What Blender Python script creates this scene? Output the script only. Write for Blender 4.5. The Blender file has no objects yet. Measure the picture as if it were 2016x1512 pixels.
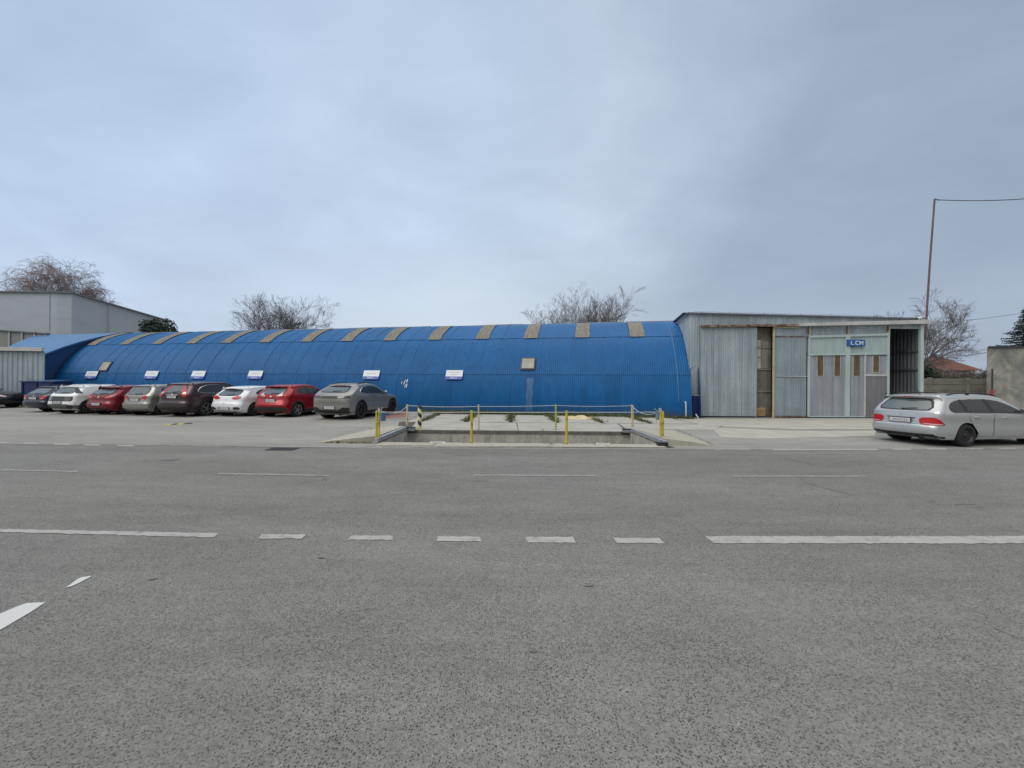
import bpy, bmesh, math, random
import numpy as np
from mathutils import Vector, Matrix
from mathutils.bvhtree import BVHTree
R = math.radians
random.seed(7)
sc = bpy.context.scene
COL = sc.collection
F = 780.0; ROLL = 0.008; EYE = 1.6

# ---------------------------------------------------------------- placing helpers
def ray(px, py):
    u = px - 1008.0; v = 756.0 - py
    return Vector(((u - ROLL*v)/F, 1.0, (v + ROLL*u)/F))
def G(px, py, z=0.0):                       # point of the ground (height z) seen there in the photo
    d = ray(px, py); t = (z - EYE)/d.z
    return Vector((d.x*t, t, z))
def AT(px, py, Y):                          # point at depth Y
    d = ray(px, py); return Vector((d.x*Y, Y, EYE + d.z*Y))

# ---------------------------------------------------------------- object helpers
def link(o, parent=None):
    COL.objects.link(o)
    if parent is not None: o.parent = parent
    return o
def tag(o, label=None, cat=None, group=None, kind=None):
    if label: o['label'] = label
    if cat: o['category'] = cat
    if group: o['group'] = group
    if kind: o['kind'] = kind
    return o
def empty(name, loc=(0,0,0), rz=0.0):
    o = bpy.data.objects.new(name, None); o.empty_display_size = .2
    o.location = loc; o.rotation_euler = (0, 0, rz)
    return link(o)
def mesh_obj(name, verts, faces, mats, parent=None, midx=None, smooth=False, sharp=None):
    me = bpy.data.meshes.new(name)
    me.from_pydata([tuple(v) for v in verts], [], faces)
    if not isinstance(mats, (list, tuple)): mats = [mats]
    for m in mats: me.materials.append(m)
    if midx is not None: me.polygons.foreach_set('material_index', midx)
    if smooth:
        me.polygons.foreach_set('use_smooth', [True]*len(me.polygons))
        if sharp: me.set_sharp_from_angle(angle=R(sharp))
    me.update()
    return link(bpy.data.objects.new(name, me), parent)

class MB:
    def __init__(s): s.v = []; s.f = []; s.m = []
    def add(s, vs, fs, m=0):
        b = len(s.v); s.v += [tuple(v) for v in vs]
        s.f += [tuple(b+i for i in f) for f in fs]; s.m += [m]*len(fs)
        return s
    def box(s, c, d, rz=0.0, m=0, M=None, taper=1.0):
        x, y, z = d[0]/2, d[1]/2, d[2]/2
        vs = []
        for sz in (-1, 1):
            k = 1.0 if sz < 0 else taper
            for a, b in ((-1,-1),(1,-1),(1,1),(-1,1)): vs.append(Vector((a*x*k, b*y*k, sz*z)))
        T = Matrix.Translation(c) @ Matrix.Rotation(rz, 4, 'Z')
        if M is not None: T = T @ M
        return s.add([T @ v for v in vs], [(3,2,1,0),(4,5,6,7),(0,1,5,4),(1,2,6,5),(2,3,7,6),(3,0,4,7)], m)
    def bar(s, a, b, w, h, m=0, up=(0,0,1)):    # rectangular bar from a to b
        a = Vector(a); b = Vector(b); d = (b-a).normalized()
        r = d.cross(Vector(up))
        if r.length < 1e-4: r = d.cross(Vector((0,1,0)))
        r.normalize(); q = r.cross(d)
        vs = []
        for p in (a, b):
            for i, j in ((-1,-1),(1,-1),(1,1),(-1,1)): vs.append(p + r*(i*w/2) + q*(j*h/2))
        return s.add(vs, [(0,3,2,1),(4,5,6,7),(0,1,5,4),(1,2,6,5),(2,3,7,6),(3,0,4,7)], m)
    def tube(s, pts, rad, n=8, m=0, cap=True):
        pts = [Vector(p) for p in pts]; k = len(pts)
        if not isinstance(rad, (list, tuple)): rad = [rad]*k
        b = len(s.v)
        ref = None
        for i, p in enumerate(pts):
            t = (pts[min(i+1, k-1)] - pts[max(i-1, 0)]).normalized()
            if ref is None:
                ref = t.orthogonal().normalized()
            ref = (ref - t*ref.dot(t)).normalized(); q = t.cross(ref)
            for j in range(n):
                a = 2*math.pi*j/n
                s.v.append(tuple(p + (ref*math.cos(a) + q*math.sin(a))*rad[i]))
        for i in range(k-1):
            for j in range(n):
                s.f.append((b+i*n+j, b+i*n+(j+1)%n, b+(i+1)*n+(j+1)%n, b+(i+1)*n+j)); s.m.append(m)
        if cap:
            s.f.append(tuple(b+j for j in range(n))[::-1]); s.f.append(tuple(b+(k-1)*n+j for j in range(n))); s.m += [m, m]
        return s
    def prism(s, outline, z0, z1, m=0):      # outline xy, extruded up
        n = len(outline)
        z0s = z0 if isinstance(z0, (list, tuple)) else [z0]*n
        z1s = z1 if isinstance(z1, (list, tuple)) else [z1]*n
        vs = [(p[0], p[1], z0s[i]) for i, p in enumerate(outline)] + [(p[0], p[1], z1s[i]) for i, p in enumerate(outline)]
        return s.add(vs, [tuple(range(n))[::-1], tuple(range(n, 2*n))] + [(i, (i+1)%n, n+(i+1)%n, n+i) for i in range(n)], m)
    def lathe(s, prof, c=(0,0,0), axis='z', n=24, m=0):   # prof [(r, h)]
        b = len(s.v); k = len(prof)
        for r, h in prof:
            for j in range(n):
                a = 2*math.pi*j/n
                x, y = r*math.cos(a), r*math.sin(a)
                p = (x, y, h) if axis == 'z' else (x, h, y)
                s.v.append((p[0]+c[0], p[1]+c[1], p[2]+c[2]))
        for i in range(k-1):
            for j in range(n):
                f = (b+i*n+j, b+i*n+(j+1)%n, b+(i+1)*n+(j+1)%n, b+(i+1)*n+j)
                s.f.append(f if axis == 'z' else f[::-1]); s.m.append(m)
        return s
    def build(s, name, mats, parent=None, smooth=False, sharp=40):
        return mesh_obj(name, s.v, s.f, mats, parent, s.m, smooth, sharp if smooth else None)

# ---------------------------------------------------------------- materials
def mk(name):
    m = bpy.data.materials.new(name); m.use_nodes = True
    nt = m.node_tree; b = nt.nodes['Principled BSDF']
    return m, nt, b
def N(nt, typ, **kw):
    n = nt.nodes.new(typ)
    for k, v in kw.items():
        if k in n.inputs.keys() if hasattr(n.inputs, 'keys') else False: n.inputs[k].default_value = v
        else: setattr(n, k, v)
    return n
def noise(nt, scale, detail=4, rough=.55, vec=None, dist=0.0):
    n = nt.nodes.new('ShaderNodeTexNoise'); n.inputs['Scale'].default_value = scale
    n.inputs['Detail'].default_value = detail; n.inputs['Roughness'].default_value = rough
    n.inputs['Distortion'].default_value = dist
    if vec is not None: nt.links.new(vec, n.inputs['Vector'])
    return n.outputs['Fac']
def coords(nt, scale=(1,1,1), world=False, rot=(0,0,0)):
    if world:
        g = nt.nodes.new('ShaderNodeNewGeometry'); src = g.outputs['Position']
    else:
        g = nt.nodes.new('ShaderNodeTexCoord'); src = g.outputs['Object']
    mp = nt.nodes.new('ShaderNodeMapping'); mp.inputs['Scale'].default_value = scale
    mp.inputs['Rotation'].default_value = rot
    nt.links.new(src, mp.inputs['Vector']); return mp.outputs['Vector']
def ramp(nt, fac, stops, interp='LINEAR'):
    r = nt.nodes.new('ShaderNodeValToRGB'); cr = r.color_ramp; cr.interpolation = interp
    while len(cr.elements) < len(stops): cr.elements.new(.5)
    for e, (p, c) in zip(cr.elements, stops):
        e.position = p; e.color = (c[0], c[1], c[2], 1) if isinstance(c, (tuple, list)) else (c, c, c, 1)
    nt.links.new(fac, r.inputs['Fac']); return r.outputs['Color']
def mix(nt, fac, a, b, mode='MIX'):
    n = nt.nodes.new('ShaderNodeMix'); n.data_type = 'RGBA'; n.blend_type = mode
    def put(sock, v):
        if isinstance(v, (int, float)): sock.default_value = v if sock.type == 'VALUE' else (v, v, v, 1)
        elif isinstance(v, (tuple, list)): sock.default_value = (v[0], v[1], v[2], 1)
        else: nt.links.new(v, sock)
    put(n.inputs[0], fac); put(n.inputs[6], a); put(n.inputs[7], b)
    return n.outputs[2]
def mth(nt, op, a, b=0.0, clamp=False):
    n = nt.nodes.new('ShaderNodeMath'); n.operation = op; n.use_clamp = clamp
    for s, v in zip(n.inputs, (a, b)):
        if isinstance(v, (int, float)): s.default_value = v
        else: nt.links.new(v, s)
    return n.outputs[0]
def bump(nt, b, h, strength=.3, dist=.01):
    n = nt.nodes.new('ShaderNodeBump'); n.inputs['Strength'].default_value = strength; n.inputs['Distance'].default_value = dist
    nt.links.new(h, n.inputs['Height']); nt.links.new(n.outputs['Normal'], b.inputs['Normal'])
def simple(name, c, rough=.6, metal=0.0, var=.12, sc=3.0, stretch=(1,1,1), coat=0.0, spec=None, ior=None, bmp=0.0):
    m, nt, b = mk(name)
    f = noise(nt, sc, 5, .6, coords(nt, stretch))
    d = tuple(max(0, x*(1-var)) for x in c); l = tuple(min(1, x*(1+var)) for x in c)
    nt.links.new(ramp(nt, f, [(.3, d), (.7, l)]), b.inputs['Base Color'])
    b.inputs['Roughness'].default_value = rough; b.inputs['Metallic'].default_value = metal
    b.inputs['Coat Weight'].default_value = coat; b.inputs['Coat Roughness'].default_value = .05
    if spec is not None: b.inputs['Specular IOR Level'].default_value = spec
    if ior: b.inputs['IOR'].default_value = ior
    if bmp: bump(nt, b, noise(nt, sc*12, 4, .6, coords(nt, stretch)), bmp, .01)
    return m

M = {}
def mats():
    # road asphalt: pale binder with dark stones of about a centimetre, worn in lengthwise tracks
    def asphalt(name, base, spot, amount, tint, lo=.80, hi=1.14, patch=(1, 1, 1)):
        m, nt, b = mk(name)
        w = coords(nt, (1,1,1), True)
        vor = nt.nodes.new('ShaderNodeTexVoronoi'); vor.voronoi_dimensions = '2D'; vor.inputs['Scale'].default_value = 72; vor.inputs['Randomness'].default_value = 1
        wn = nt.nodes.new('ShaderNodeTexNoise'); wn.inputs['Scale'].default_value = 90; wn.inputs['Detail'].default_value = 2
        nt.links.new(w, wn.inputs['Vector'])
        ad = nt.nodes.new('ShaderNodeMixRGB'); ad.blend_type = 'LINEAR_LIGHT'; ad.inputs[0].default_value = .010
        nt.links.new(w, ad.inputs[1]); nt.links.new(wn.outputs['Color'], ad.inputs[2]); nt.links.new(ad.outputs[0], vor.inputs['Vector'])
        sep = nt.nodes.new('ShaderNodeSeparateColor'); nt.links.new(vor.outputs['Color'], sep.inputs[0])
        rad = mth(nt, 'MINIMUM', mth(nt, 'MULTIPLY', mth(nt, 'SUBTRACT', sep.outputs[0], 1-amount), .72), .40)      # random radius, most cells none
        dens = ramp(nt, noise(nt, 1.3, 4, .6, w), [(.3, .72), (.65, 1.0)])
        rad = mth(nt, 'MULTIPLY', rad, dens)
        spotf = mth(nt, 'MULTIPLY', mth(nt, 'SUBTRACT', rad, vor.outputs['Distance']), 9, True)
        fine = noise(nt, 260, 3, .7, w)
        col = ramp(nt, fine, [(.25, tuple(x*.80 for x in base)), (.75, tuple(x*1.2 for x in base))])
        sp2 = mth(nt, 'GREATER_THAN', sep.outputs[2], .955)
        col = mix(nt, mth(nt, 'MULTIPLY', sp2, mth(nt, 'MULTIPLY', mth(nt, 'SUBTRACT', .3, vor.outputs['Distance']), 5, True)), col, tuple(x*1.5 for x in base))
        col = mix(nt, spotf, col, spot)
        for s_, d_ in ((28, .15), (80, .24), (9, .07), (170, .2)):
            col = mix(nt, 1.0, col, ramp(nt, noise(nt, s_, 3, .65, w), [(.3, 1-d_), (.7, 1+d_)]), 'MULTIPLY')
        big = noise(nt, .35, 5, .6, coords(nt, (.35, 1.3, 1), True))
        col = mix(nt, 1.0, col, ramp(nt, big, [(.3, lo), (.7, hi)]), 'MULTIPLY')
        med = noise(nt, 2.2, 5, .65, coords(nt, (.6, 1.2, 1), True))
        col = mix(nt, 1.0, col, ramp(nt, med, [(.3, .92), (.7, 1.07)]), 'MULTIPLY')
        st = noise(nt, 5.0, 3, .6, coords(nt, (.12, 1.5, 1), True))
        col = mix(nt, 1.0, col, ramp(nt, st, [(.3, .95), (.7, 1.04)]), 'MULTIPLY')
        col = mix(nt, ramp(nt, noise(nt, .22, 3, .5, w), [(.45, 0), (.7, .6)]), col, mix(nt, 1.0, col, tint, 'MULTIPLY'))
        # oil blots
        bl = noise(nt, .9, 2, .4, coords(nt, (1, 1, 1), True, (0, 0, 1)))
        col = mix(nt, ramp(nt, bl, [(.72, 0), (.78, .35)]), col, tuple(x*.55 for x in base))
        nt.links.new(col, b.inputs['Base Color']); b.inputs['Roughness'].default_value = .85
        b.inputs['Specular IOR Level'].default_value = .25
        h = mth(nt, 'SUBTRACT', fine, mth(nt, 'MULTIPLY', spotf, .8))
        bump(nt, b, h, .35, .004)
        return m
    M['asphalt'] = asphalt('road_asphalt', (.191, .187, .173), (.062, .061, .057), .86, (.97, .98, 1.03))
    M['yard'] = asphalt('yard_asphalt', (.257, .252, .235), (.12, .118, .11), .35, (1.04, 1.0, .95), .80, 1.18)
    # dirt for the land beyond
    M['dirt'] = simple('dirt', (.16, .15, .11), .95, var=.3, sc=.4)
    def concrete(name, c, stain=.6, sc=1.0):
        m, nt, b = mk(name)
        w = coords(nt, (1,1,1), True)
        a = noise(nt, 1.2*sc, 6, .65, w); f2 = noise(nt, 14*sc, 5, .7, w)
        col = ramp(nt, a, [(.25, tuple(x*stain for x in c)), (.5, c), (.8, tuple(min(1, x*1.15) for x in c))])
        col = mix(nt, 1.0, col, ramp(nt, f2, [(.25, .82), (.75, 1.12)]), 'MULTIPLY')
        nt.links.new(col, b.inputs['Base Color']); b.inputs['Roughness'].default_value = .9
        b.inputs['Specular IOR Level'].default_value = .25
        bump(nt, b, f2, .3, .006); return m
    M['slab'] = concrete('slab_concrete', (.37, .36, .325), .74)
    M['slab2'] = concrete('wedge_concrete', (.37, .35, .29), .80)
    M['joint'] = simple('joint_dirt', (.075, .07, .056), .95, var=.4, sc=8)
    # pit walls: streaks running down from the lip
    m, nt, b = mk('pit_concrete')
    v = noise(nt, 2.6, 5, .7, coords(nt, (1.6, 1.6, .18), True)); f2 = noise(nt, 9, 5, .7, coords(nt, (1,1,1), True))
    col = ramp(nt, v, [(.3, (.15, .142, .125)), (.42, (.38, .365, .315)), (.7, (.52, .505, .445))])
    col = mix(nt, 1.0, col, ramp(nt, f2, [(.3, .75), (.7, 1.1)]), 'MULTIPLY')
    nt.links.new(col, b.inputs['Base Color']); b.inputs['Roughness'].default_value = .92; bump(nt, b, f2, .4, .01); M['pit'] = m
    m, nt, b = mk('pit_floor_dirt')
    v = noise(nt, 3.0, 6, .7, coords(nt, (1, 2, 1), True))
    nt.links.new(ramp(nt, v, [(.35, (.045, .04, .033)), (.52, (.10, .092, .076)), (.72, (.22, .205, .175))]), b.inputs['Base Color'])
    b.inputs['Roughness'].default_value = .95; M['pitfloor'] = m
    def paint_mark(name, c, wear):
        m, nt, b = mk(name)
        w = coords(nt, (1,1,1), True)
        n1 = noise(nt, 5.0, 7, .8, w); n2 = noise(nt, 70, 3, .7, w)
        f = mth(nt, 'ADD', mth(nt, 'MULTIPLY', n1, .6), mth(nt, 'MULTIPLY', n2, .45))
        nt.links.new(ramp(nt, f, [(wear-.07, (.185, .182, .168)), (wear+.05, c)]), b.inputs['Base Color'])
        b.inputs['Roughness'].default_value = .8; return m
    M['mark'] = paint_mark('marking_paint', (.34, .34, .325), .485)
    M['mark_new'] = paint_mark('marking_paint_fresh', (.50, .51, .505), .38)
    M['mark_cream'] = paint_mark('marking_paint_cream', (.355, .352, .318), .48)
    M['mark_faint'] = paint_mark('marking_paint_faint', (.27, .27, .258), .54)
    # painted corrugated hall
    m, nt, b = mk('blue_painted_sheet')
    w = coords(nt, (1,1,1))
    at = nt.nodes.new('ShaderNodeAttribute'); at.attribute_name = 'tone'
    n1 = noise(nt, .5, 5, .6, w); n2 = noise(nt, 2.2, 5, .65, coords(nt, (2.2, 2.2, .22)))
    col = ramp(nt, n1, [(.3, (.0035, .080, .235)), (.7, (.0055, .102, .29))])
    col = mix(nt, 1.0, col, ramp(nt, n2, [(.3, .86), (.7, 1.10)]), 'MULTIPLY')
    col = mix(nt, 1.0, col, at.outputs['Color'], 'MULTIPLY')
    ch = noise(nt, 7, 5, .8, coords(nt, (2, 1, .6)))       # chalky dusting
    col = mix(nt, ramp(nt, ch, [(.62, 0), (.78, .07)]), col, (.08, .19, .34))
    gz = nt.nodes.new('ShaderNodeNewGeometry'); sz = nt.nodes.new('ShaderNodeSeparateXYZ'); nt.links.new(gz.outputs['Position'], sz.inputs[0])
    spl = mth(nt, 'SUBTRACT', mth(nt, 'MULTIPLY', noise(nt, 2.5, 5, .7, coords(nt, (1,1,.5), True)), 1.1), mth(nt, 'MULTIPLY', sz.outputs[2], .9))
    col = mix(nt, ramp(nt, spl, [(.10, 0), (.55, .55)]), col, (.06,.07,.075))
    nt.links.new(col, b.inputs['Base Color']); b.inputs['Roughness'].default_value = .40
    b.inputs['Specular IOR Level'].default_value = .17
    M['blue'] = m
    M['navy'] = simple('navy_sheet', (.010, .022, .11), .45, var=.2, sc=2)
    M['navyshade'] = simple('dark_blue_panel', (.013, .065, .19), .5, var=.15, sc=1.5)
    # skylight strips: grey brown weathered fibreglass
    m, nt, b = mk('weathered_fibreglass')
    n1 = noise(nt, 3.5, 6, .7, coords(nt, (3, .6, .6)))
    nt.links.new(ramp(nt, n1, [(.3, (.11, .098, .078)), (.52, (.19, .175, .145)), (.75, (.29, .27, .23))]), b.inputs['Base Color'])
    b.inputs['Roughness'].default_value = .7; M['fibre'] = m
    # galvanised sheet
    def galv(name, c1, c2, c3, metal=.25, rough=.5, s=1.0):
        m, nt, b = mk(name)
        n1 = noise(nt, 5*s, 5, .65, coords(nt, (1.0, 1.0, .06))); n2 = noise(nt, .7, 4, .6, coords(nt, (1,1,1)))
        n3 = noise(nt, 30*s, 3, .6, coords(nt, (1, 1, .25)))
        col = ramp(nt, n1, [(.3, c1), (.5, c2), (.72, c3)])
        col = mix(nt, 1.0, col, ramp(nt, n2, [(.3, .86), (.7, 1.12)]), 'MULTIPLY')
        col = mix(nt, 1.0, col, ramp(nt, n3, [(.3, .9), (.7, 1.08)]), 'MULTIPLY')
        rs = noise(nt, 4, 6, .8, coords(nt, (2, 2, .5)))
        col = mix(nt, ramp(nt, rs, [(.70, 0), (.80, .25)]), col, (.17, .11, .07))
        nt.links.new(col, b.inputs['Base Color']); b.inputs['Roughness'].default_value = rough; b.inputs['Metallic'].default_value = metal
        return m
    M['galv'] = galv('galvanised_sheet', (.27, .325, .36), (.35, .41, .45), (.44, .505, .545))
    M['galv_door'] = galv('galvanised_door_sheet', (.23, .285, .325), (.285, .345, .385), (.34, .405, .445))
    M['galv_lilac'] = galv('grey_painted_sheet', (.25, .275, .315), (.31, .335, .38), (.38, .405, .45), .1, .55)
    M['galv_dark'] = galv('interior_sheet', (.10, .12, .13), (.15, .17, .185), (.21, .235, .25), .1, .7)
    M['mint'] = simple('mint_paint', (.43, .52, .52), .55, var=.12, sc=2.5, stretch=(1,1,.3))
    M['mint_panel'] = simple('mint_panel_paint', (.37, .465, .465), .55, var=.12, sc=2.5, stretch=(1,1,.3))
    M['white_trim'] = simple('dirty_white_trim', (.50, .50, .49), .6, var=.18, sc=3, stretch=(.6,1,1))
    m, nt, b = mk('rusty_steel')
    v = noise(nt, 7, 6, .75, coords(nt, (.7, 1, 1.6)))
    nt.links.new(ramp(nt, v, [(.35, (.055, .028, .02)), (.5, (.14, .065, .04)), (.58, (.38, .31, .25)), (.7, (.14, .07, .045))]), b.inputs['Base Color'])
    b.inputs['Roughness'].default_value = .85; M['rust'] = m
    M['brownglass'] = simple('brown_board_pane', (.12, .088, .045), .35, var=.35, sc=6, stretch=(1,1,.4))
    M['darkmetal'] = simple('dark_steel', (.045, .045, .05), .55, var=.3, sc=8)
    M['black'] = simple('black_plastic', (.016, .016, .018), .55, var=.2, sc=10)
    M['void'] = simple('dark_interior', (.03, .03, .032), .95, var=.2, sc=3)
    M['card'] = simple('brown_cardboard', (.26, .16, .07), .85, var=.2, sc=4)
    M['frosted'] = simple('dusty_window_pane', (.30, .285, .24), .4, var=.25, sc=2)
    M['white'] = simple('white_plastic', (.72, .73, .74), .4, var=.05)
    M['signblue'] = simple('sign_blue', (.020, .11, .33), .45, var=.08)
    M['signwhite'] = simple('sign_white', (.66, .71, .76), .45, var=.05)
    M['signbar'] = simple('sign_bar_blue', (.035, .085, .40), .45, var=.08)
    M['signgrey'] = simple('faded_print', (.46, .49, .49), .6, var=.2, sc=30)
    # posts
    def post(name, c, chip):
        m, nt, b = mk(name)
        v = noise(nt, 9, 6, .8, coords(nt, (1,1,.7)))
        nt.links.new(ramp(nt, v, [(.36, (.10, .06, .03)), (.42, tuple(x*.75 for x in c)), (.6, c)]), b.inputs['Base Color'])
        b.inputs['Roughness'].default_value = .6; return m
    M['yellow'] = post('yellow_post_paint', (.56, .47, .045), .4)
    M['yellowgreen'] = post('faded_yellow_green_paint', (.42, .45, .12), .4)
    M['cream'] = post('cream_post_paint', (.60, .52, .30), .4)
    m, nt, b = mk('hazard_stripes')
    tc = nt.nodes.new('ShaderNodeTexCoord'); sp = nt.nodes.new('ShaderNodeSeparateXYZ'); nt.links.new(tc.outputs['Object'], sp.inputs[0])
    an = mth(nt, 'ARCTAN2', sp.outputs[1], sp.outputs[0])
    ph = mth(nt, 'ADD', mth(nt, 'MULTIPLY', sp.outputs[2], 3.6), mth(nt, 'MULTIPLY', an, 1/(2*math.pi)))
    fr = mth(nt, 'FRACT', mth(nt, 'ADD', ph, 3.1))
    nt.links.new(mix(nt, mth(nt, 'GREATER_THAN', fr, .5), (.60, .52, .28), (.025, .02, .02)), b.inputs['Base Color'])
    b.inputs['Roughness'].default_value = .6; M['hazard'] = m
    M['rope'] = simple('pale_rope', (.50, .54, .56), .8, var=.15, sc=20)
    M['bucketblue'] = simple('bucket_blue', (.07, .17, .36), .5, var=.1)
    M['bucketgrey'] = simple('bucket_grey_blue', (.16, .22, .30), .5, var=.1)
    M['channel'] = simple('grey_painted_channel', (.31, .33, .34), .5, .2, var=.2, sc=5)
    M['sand'] = simple('yellow_sand', (.52, .43, .26), .95, var=.15, sc=6, bmp=.5)
    M['brick'] = simple('red_paving', (.27, .13, .105), .9, var=.25, sc=9)
    M['grass'] = simple('green_grass', (.075, .098, .03), .9, var=.5, sc=5)
    M['drygrass'] = simple('dry_brown_stems', (.16, .085, .05), .9, var=.4, sc=5)
    M['straw'] = simple('dry_straw', (.20, .17, .095), .9, var=.3, sc=5)
    M['bark'] = simple('grey_bark', (.095, .085, .078), .9, var=.3, sc=4)
    M['twig'] = simple('grey_twigs', (.125, .112, .108), .9, var=.3, sc=1.5)
    M['birch'] = simple('reddish_twigs', (.22, .165, .16), .9, var=.3, sc=.6)
    M['evergreen'] = simple('dark_evergreen_leaves', (.018, .032, .017), .8, var=.6, sc=1.2)
    M['spruce'] = simple('spruce_needles', (.017, .034, .026), .8, var=.5, sc=1.6)
    M['hedge'] = simple('brown_winter_hedge', (.075, .06, .042), .95, var=.5, sc=.8)
    M['render_grey'] = simple('pale_grey_render', (.39, .43, .475), .85, var=.06, sc=.8, stretch=(.5,.5,1.5), bmp=.2)
    M['roofedge'] = simple('dark_roof_edge', (.13, .14, .16), .6)
    M['beige'] = simple('beige_glazing', (.22, .235, .225), .5, var=.1, sc=.4)
    M['mullion'] = simple('grey_mullion', (.36, .37, .36), .6)
    M['roofblue'] = simple('blue_roof_sheet', (.040, .135, .30), .35, var=.12, sc=.8)
    M['redtile'] = simple('orange_red_tiles', (.125, .046, .032), .85, var=.3, sc=1.5, stretch=(1,1,3))
    M['housewall'] = simple('dim_plaster', (.17, .15, .12), .9)
    M['car_glass'] = simple('car_glass', (.022, .029, .030), .04, var=.1, ior=1.47)
    M['rear_glass'] = simple('rear_glass', (.075, .095, .098), .05, var=.1, ior=1.85)  # paler base colour stands in for sky reflected in the glass
    M['tyre'] = simple('tyre_rubber', (.018, .018, .019), .85, var=.2, sc=12)
    M['alloy'] = simple('alloy_rim', (.48, .49, .50), .35, .8, var=.05)
    M['alloy_dark'] = simple('dark_rim', (.03, .03, .032), .4, .3, var=.1)
    M['alloy_grey'] = simple('grey_rim', (.20, .205, .21), .4, .6, var=.1)
    M['chrome'] = simple('chrome', (.6, .6, .6), .12, 1.0, var=.02)
    M['redlens'] = simple('red_lens', (.42, .004, .010), .3, var=.15, sc=9, coat=.15)
    M['smokelens'] = simple('smoked_lens', (.022, .007, .008), .1, var=.1, coat=1)
    M['clearlens'] = simple('clear_lens', (.50, .36, .36), .15, var=.1, coat=1)
    M['plate'] = simple('plate_white', (.56, .57, .58), .5, var=.08, sc=20)
    M['platemark'] = simple('blurred_plate_print', (.30, .30, .32), .6, var=.3, sc=40)
    M['clad'] = simple('grey_black_cladding', (.028, .028, .030), .6, var=.1)
    # pocked grey concrete wall at the right
    m, nt, b = mk('patchy_grey_plaster')
    n1 = noise(nt, .9, 6, .65, coords(nt, (1,1,1), True), .6)
    nt.links.new(ramp(nt, n1, [(.38, (.18, .185, .185)), (.50, (.24, .24, .22)), (.58, (.32, .31, .275)), (.7, (.44, .43, .38))]), b.inputs['Base Color'])
    b.inputs['Roughness'].default_value = .92; bump(nt, b, noise(nt, 10, 5, .7, coords(nt, (1,1,1), True)), .4, .01); M['wallgrey'] = m
    M['fence'] = concrete('fence_concrete', (.27, .255, .215), .65, 1.5)
def paint(name, c, metal=.0, rough=.3):
    return simple(name, c, rough, metal, var=.03, sc=1.5, coat=.3, spec=.35)
mats()
def root(name, loc, label, cat, group=None):
    o = empty(name, loc); tag(o, label, cat, group); return o
def part(mb, name, mats_, parent, smooth=False, sharp=40, label=None):
    """world-space geometry hung under a root"""
    o = mb.build(name, mats_, parent, smooth, sharp)
    p = parent; off = Vector((0,0,0))
    while p is not None: off += p.location; p = p.parent
    o.location = -off
    if label: o['label'] = label
    return o
def solo(mb, name, mats_, loc, label, cat, group=None, smooth=False, kind=None):
    """one-mesh thing with its origin at its base"""
    o = mb.build(name, mats_, None, smooth)
    loc = Vector(loc)
    for v in o.data.vertices: v.co -= loc
    o.location = loc
    tag(o, label, cat, group, kind); return o
def struct(mb, name, mats_, smooth=False):
    o = mb.build(name, mats_, None, smooth); o['kind'] = 'structure'; return o

# ================================================================ ground, road, yard, pit
PX0, PX1, PY0, PY1 = -3.50, 3.98, 10.62, 13.40
def holed(bpts, ytop, z):
    mb = MB()
    xs = sorted(set([p[0] for p in bpts] + [PX0, PX1]))
    def yb(x): return float(np.interp(x, [p[0] for p in bpts], [p[1] for p in bpts]))
    for a, b in zip(xs[:-1], xs[1:]):
        if a >= PX0-1e-6 and b <= PX1+1e-6:
            mb.add([(a,yb(a),z),(b,yb(b),z),(b,PY0,z),(a,PY0,z)], [(0,1,2,3)])
            mb.add([(a,PY1,z),(b,PY1,z),(b,ytop,z),(a,ytop,z)], [(0,1,2,3)])
        else:
            mb.add([(a,yb(a),z),(b,yb(b),z),(b,ytop,z),(a,ytop,z)], [(0,1,2,3)])
    return mb
g = holed([(-900,-300),(900,-300)], 1500, -.012); struct(g, 'ground', M['dirt'])
edge_px = [(0,873.5),(150,875.5),(300,877.5),(560,881),(700,882.5),(1000,883),(1320,883.5),(1500,884.5),(1760,884),(2016,883)]
edge = [tuple(G(x, y)[:2]) for x, y in edge_px]
edge = [(-90, edge[0][1]+1.2)] + edge + [(90, edge[-1][1])]
yd = holed(edge, 60, 0.0); struct(yd, 'yard', M['yard'])
rb = MB(); n = len(edge)
for (ax, ay), (bx, by) in zip(edge[:-1], edge[1:]):
    rb.add([(ax,-40,-.002),(bx,-40,-.002),(bx,by,-.002),(ax,ay,-.002)], [(0,1,2,3)])
road = struct(rb, 'road', M['asphalt'])
def ribbon(mb, pts, w, z=.003, m=0):
    """flat strip through ground points"""
    pts = [Vector((p[0], p[1])) for p in pts]
    L = []; 
    for i, p in enumerate(pts):
        t = (pts[min(i+1,len(pts)-1)] - pts[max(i-1,0)]).normalized(); q = Vector((-t.y, t.x))
        ww = w[i] if isinstance(w, (list, tuple)) else w
        L += [(p.x+q.x*ww/2, p.y+q.y*ww/2, z), (p.x-q.x*ww/2, p.y-q.y*ww/2, z)]
    mb.add(L, [(2*i, 2*i+1, 2*i+3, 2*i+2) for i in range(len(pts)-1)], m)
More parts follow.
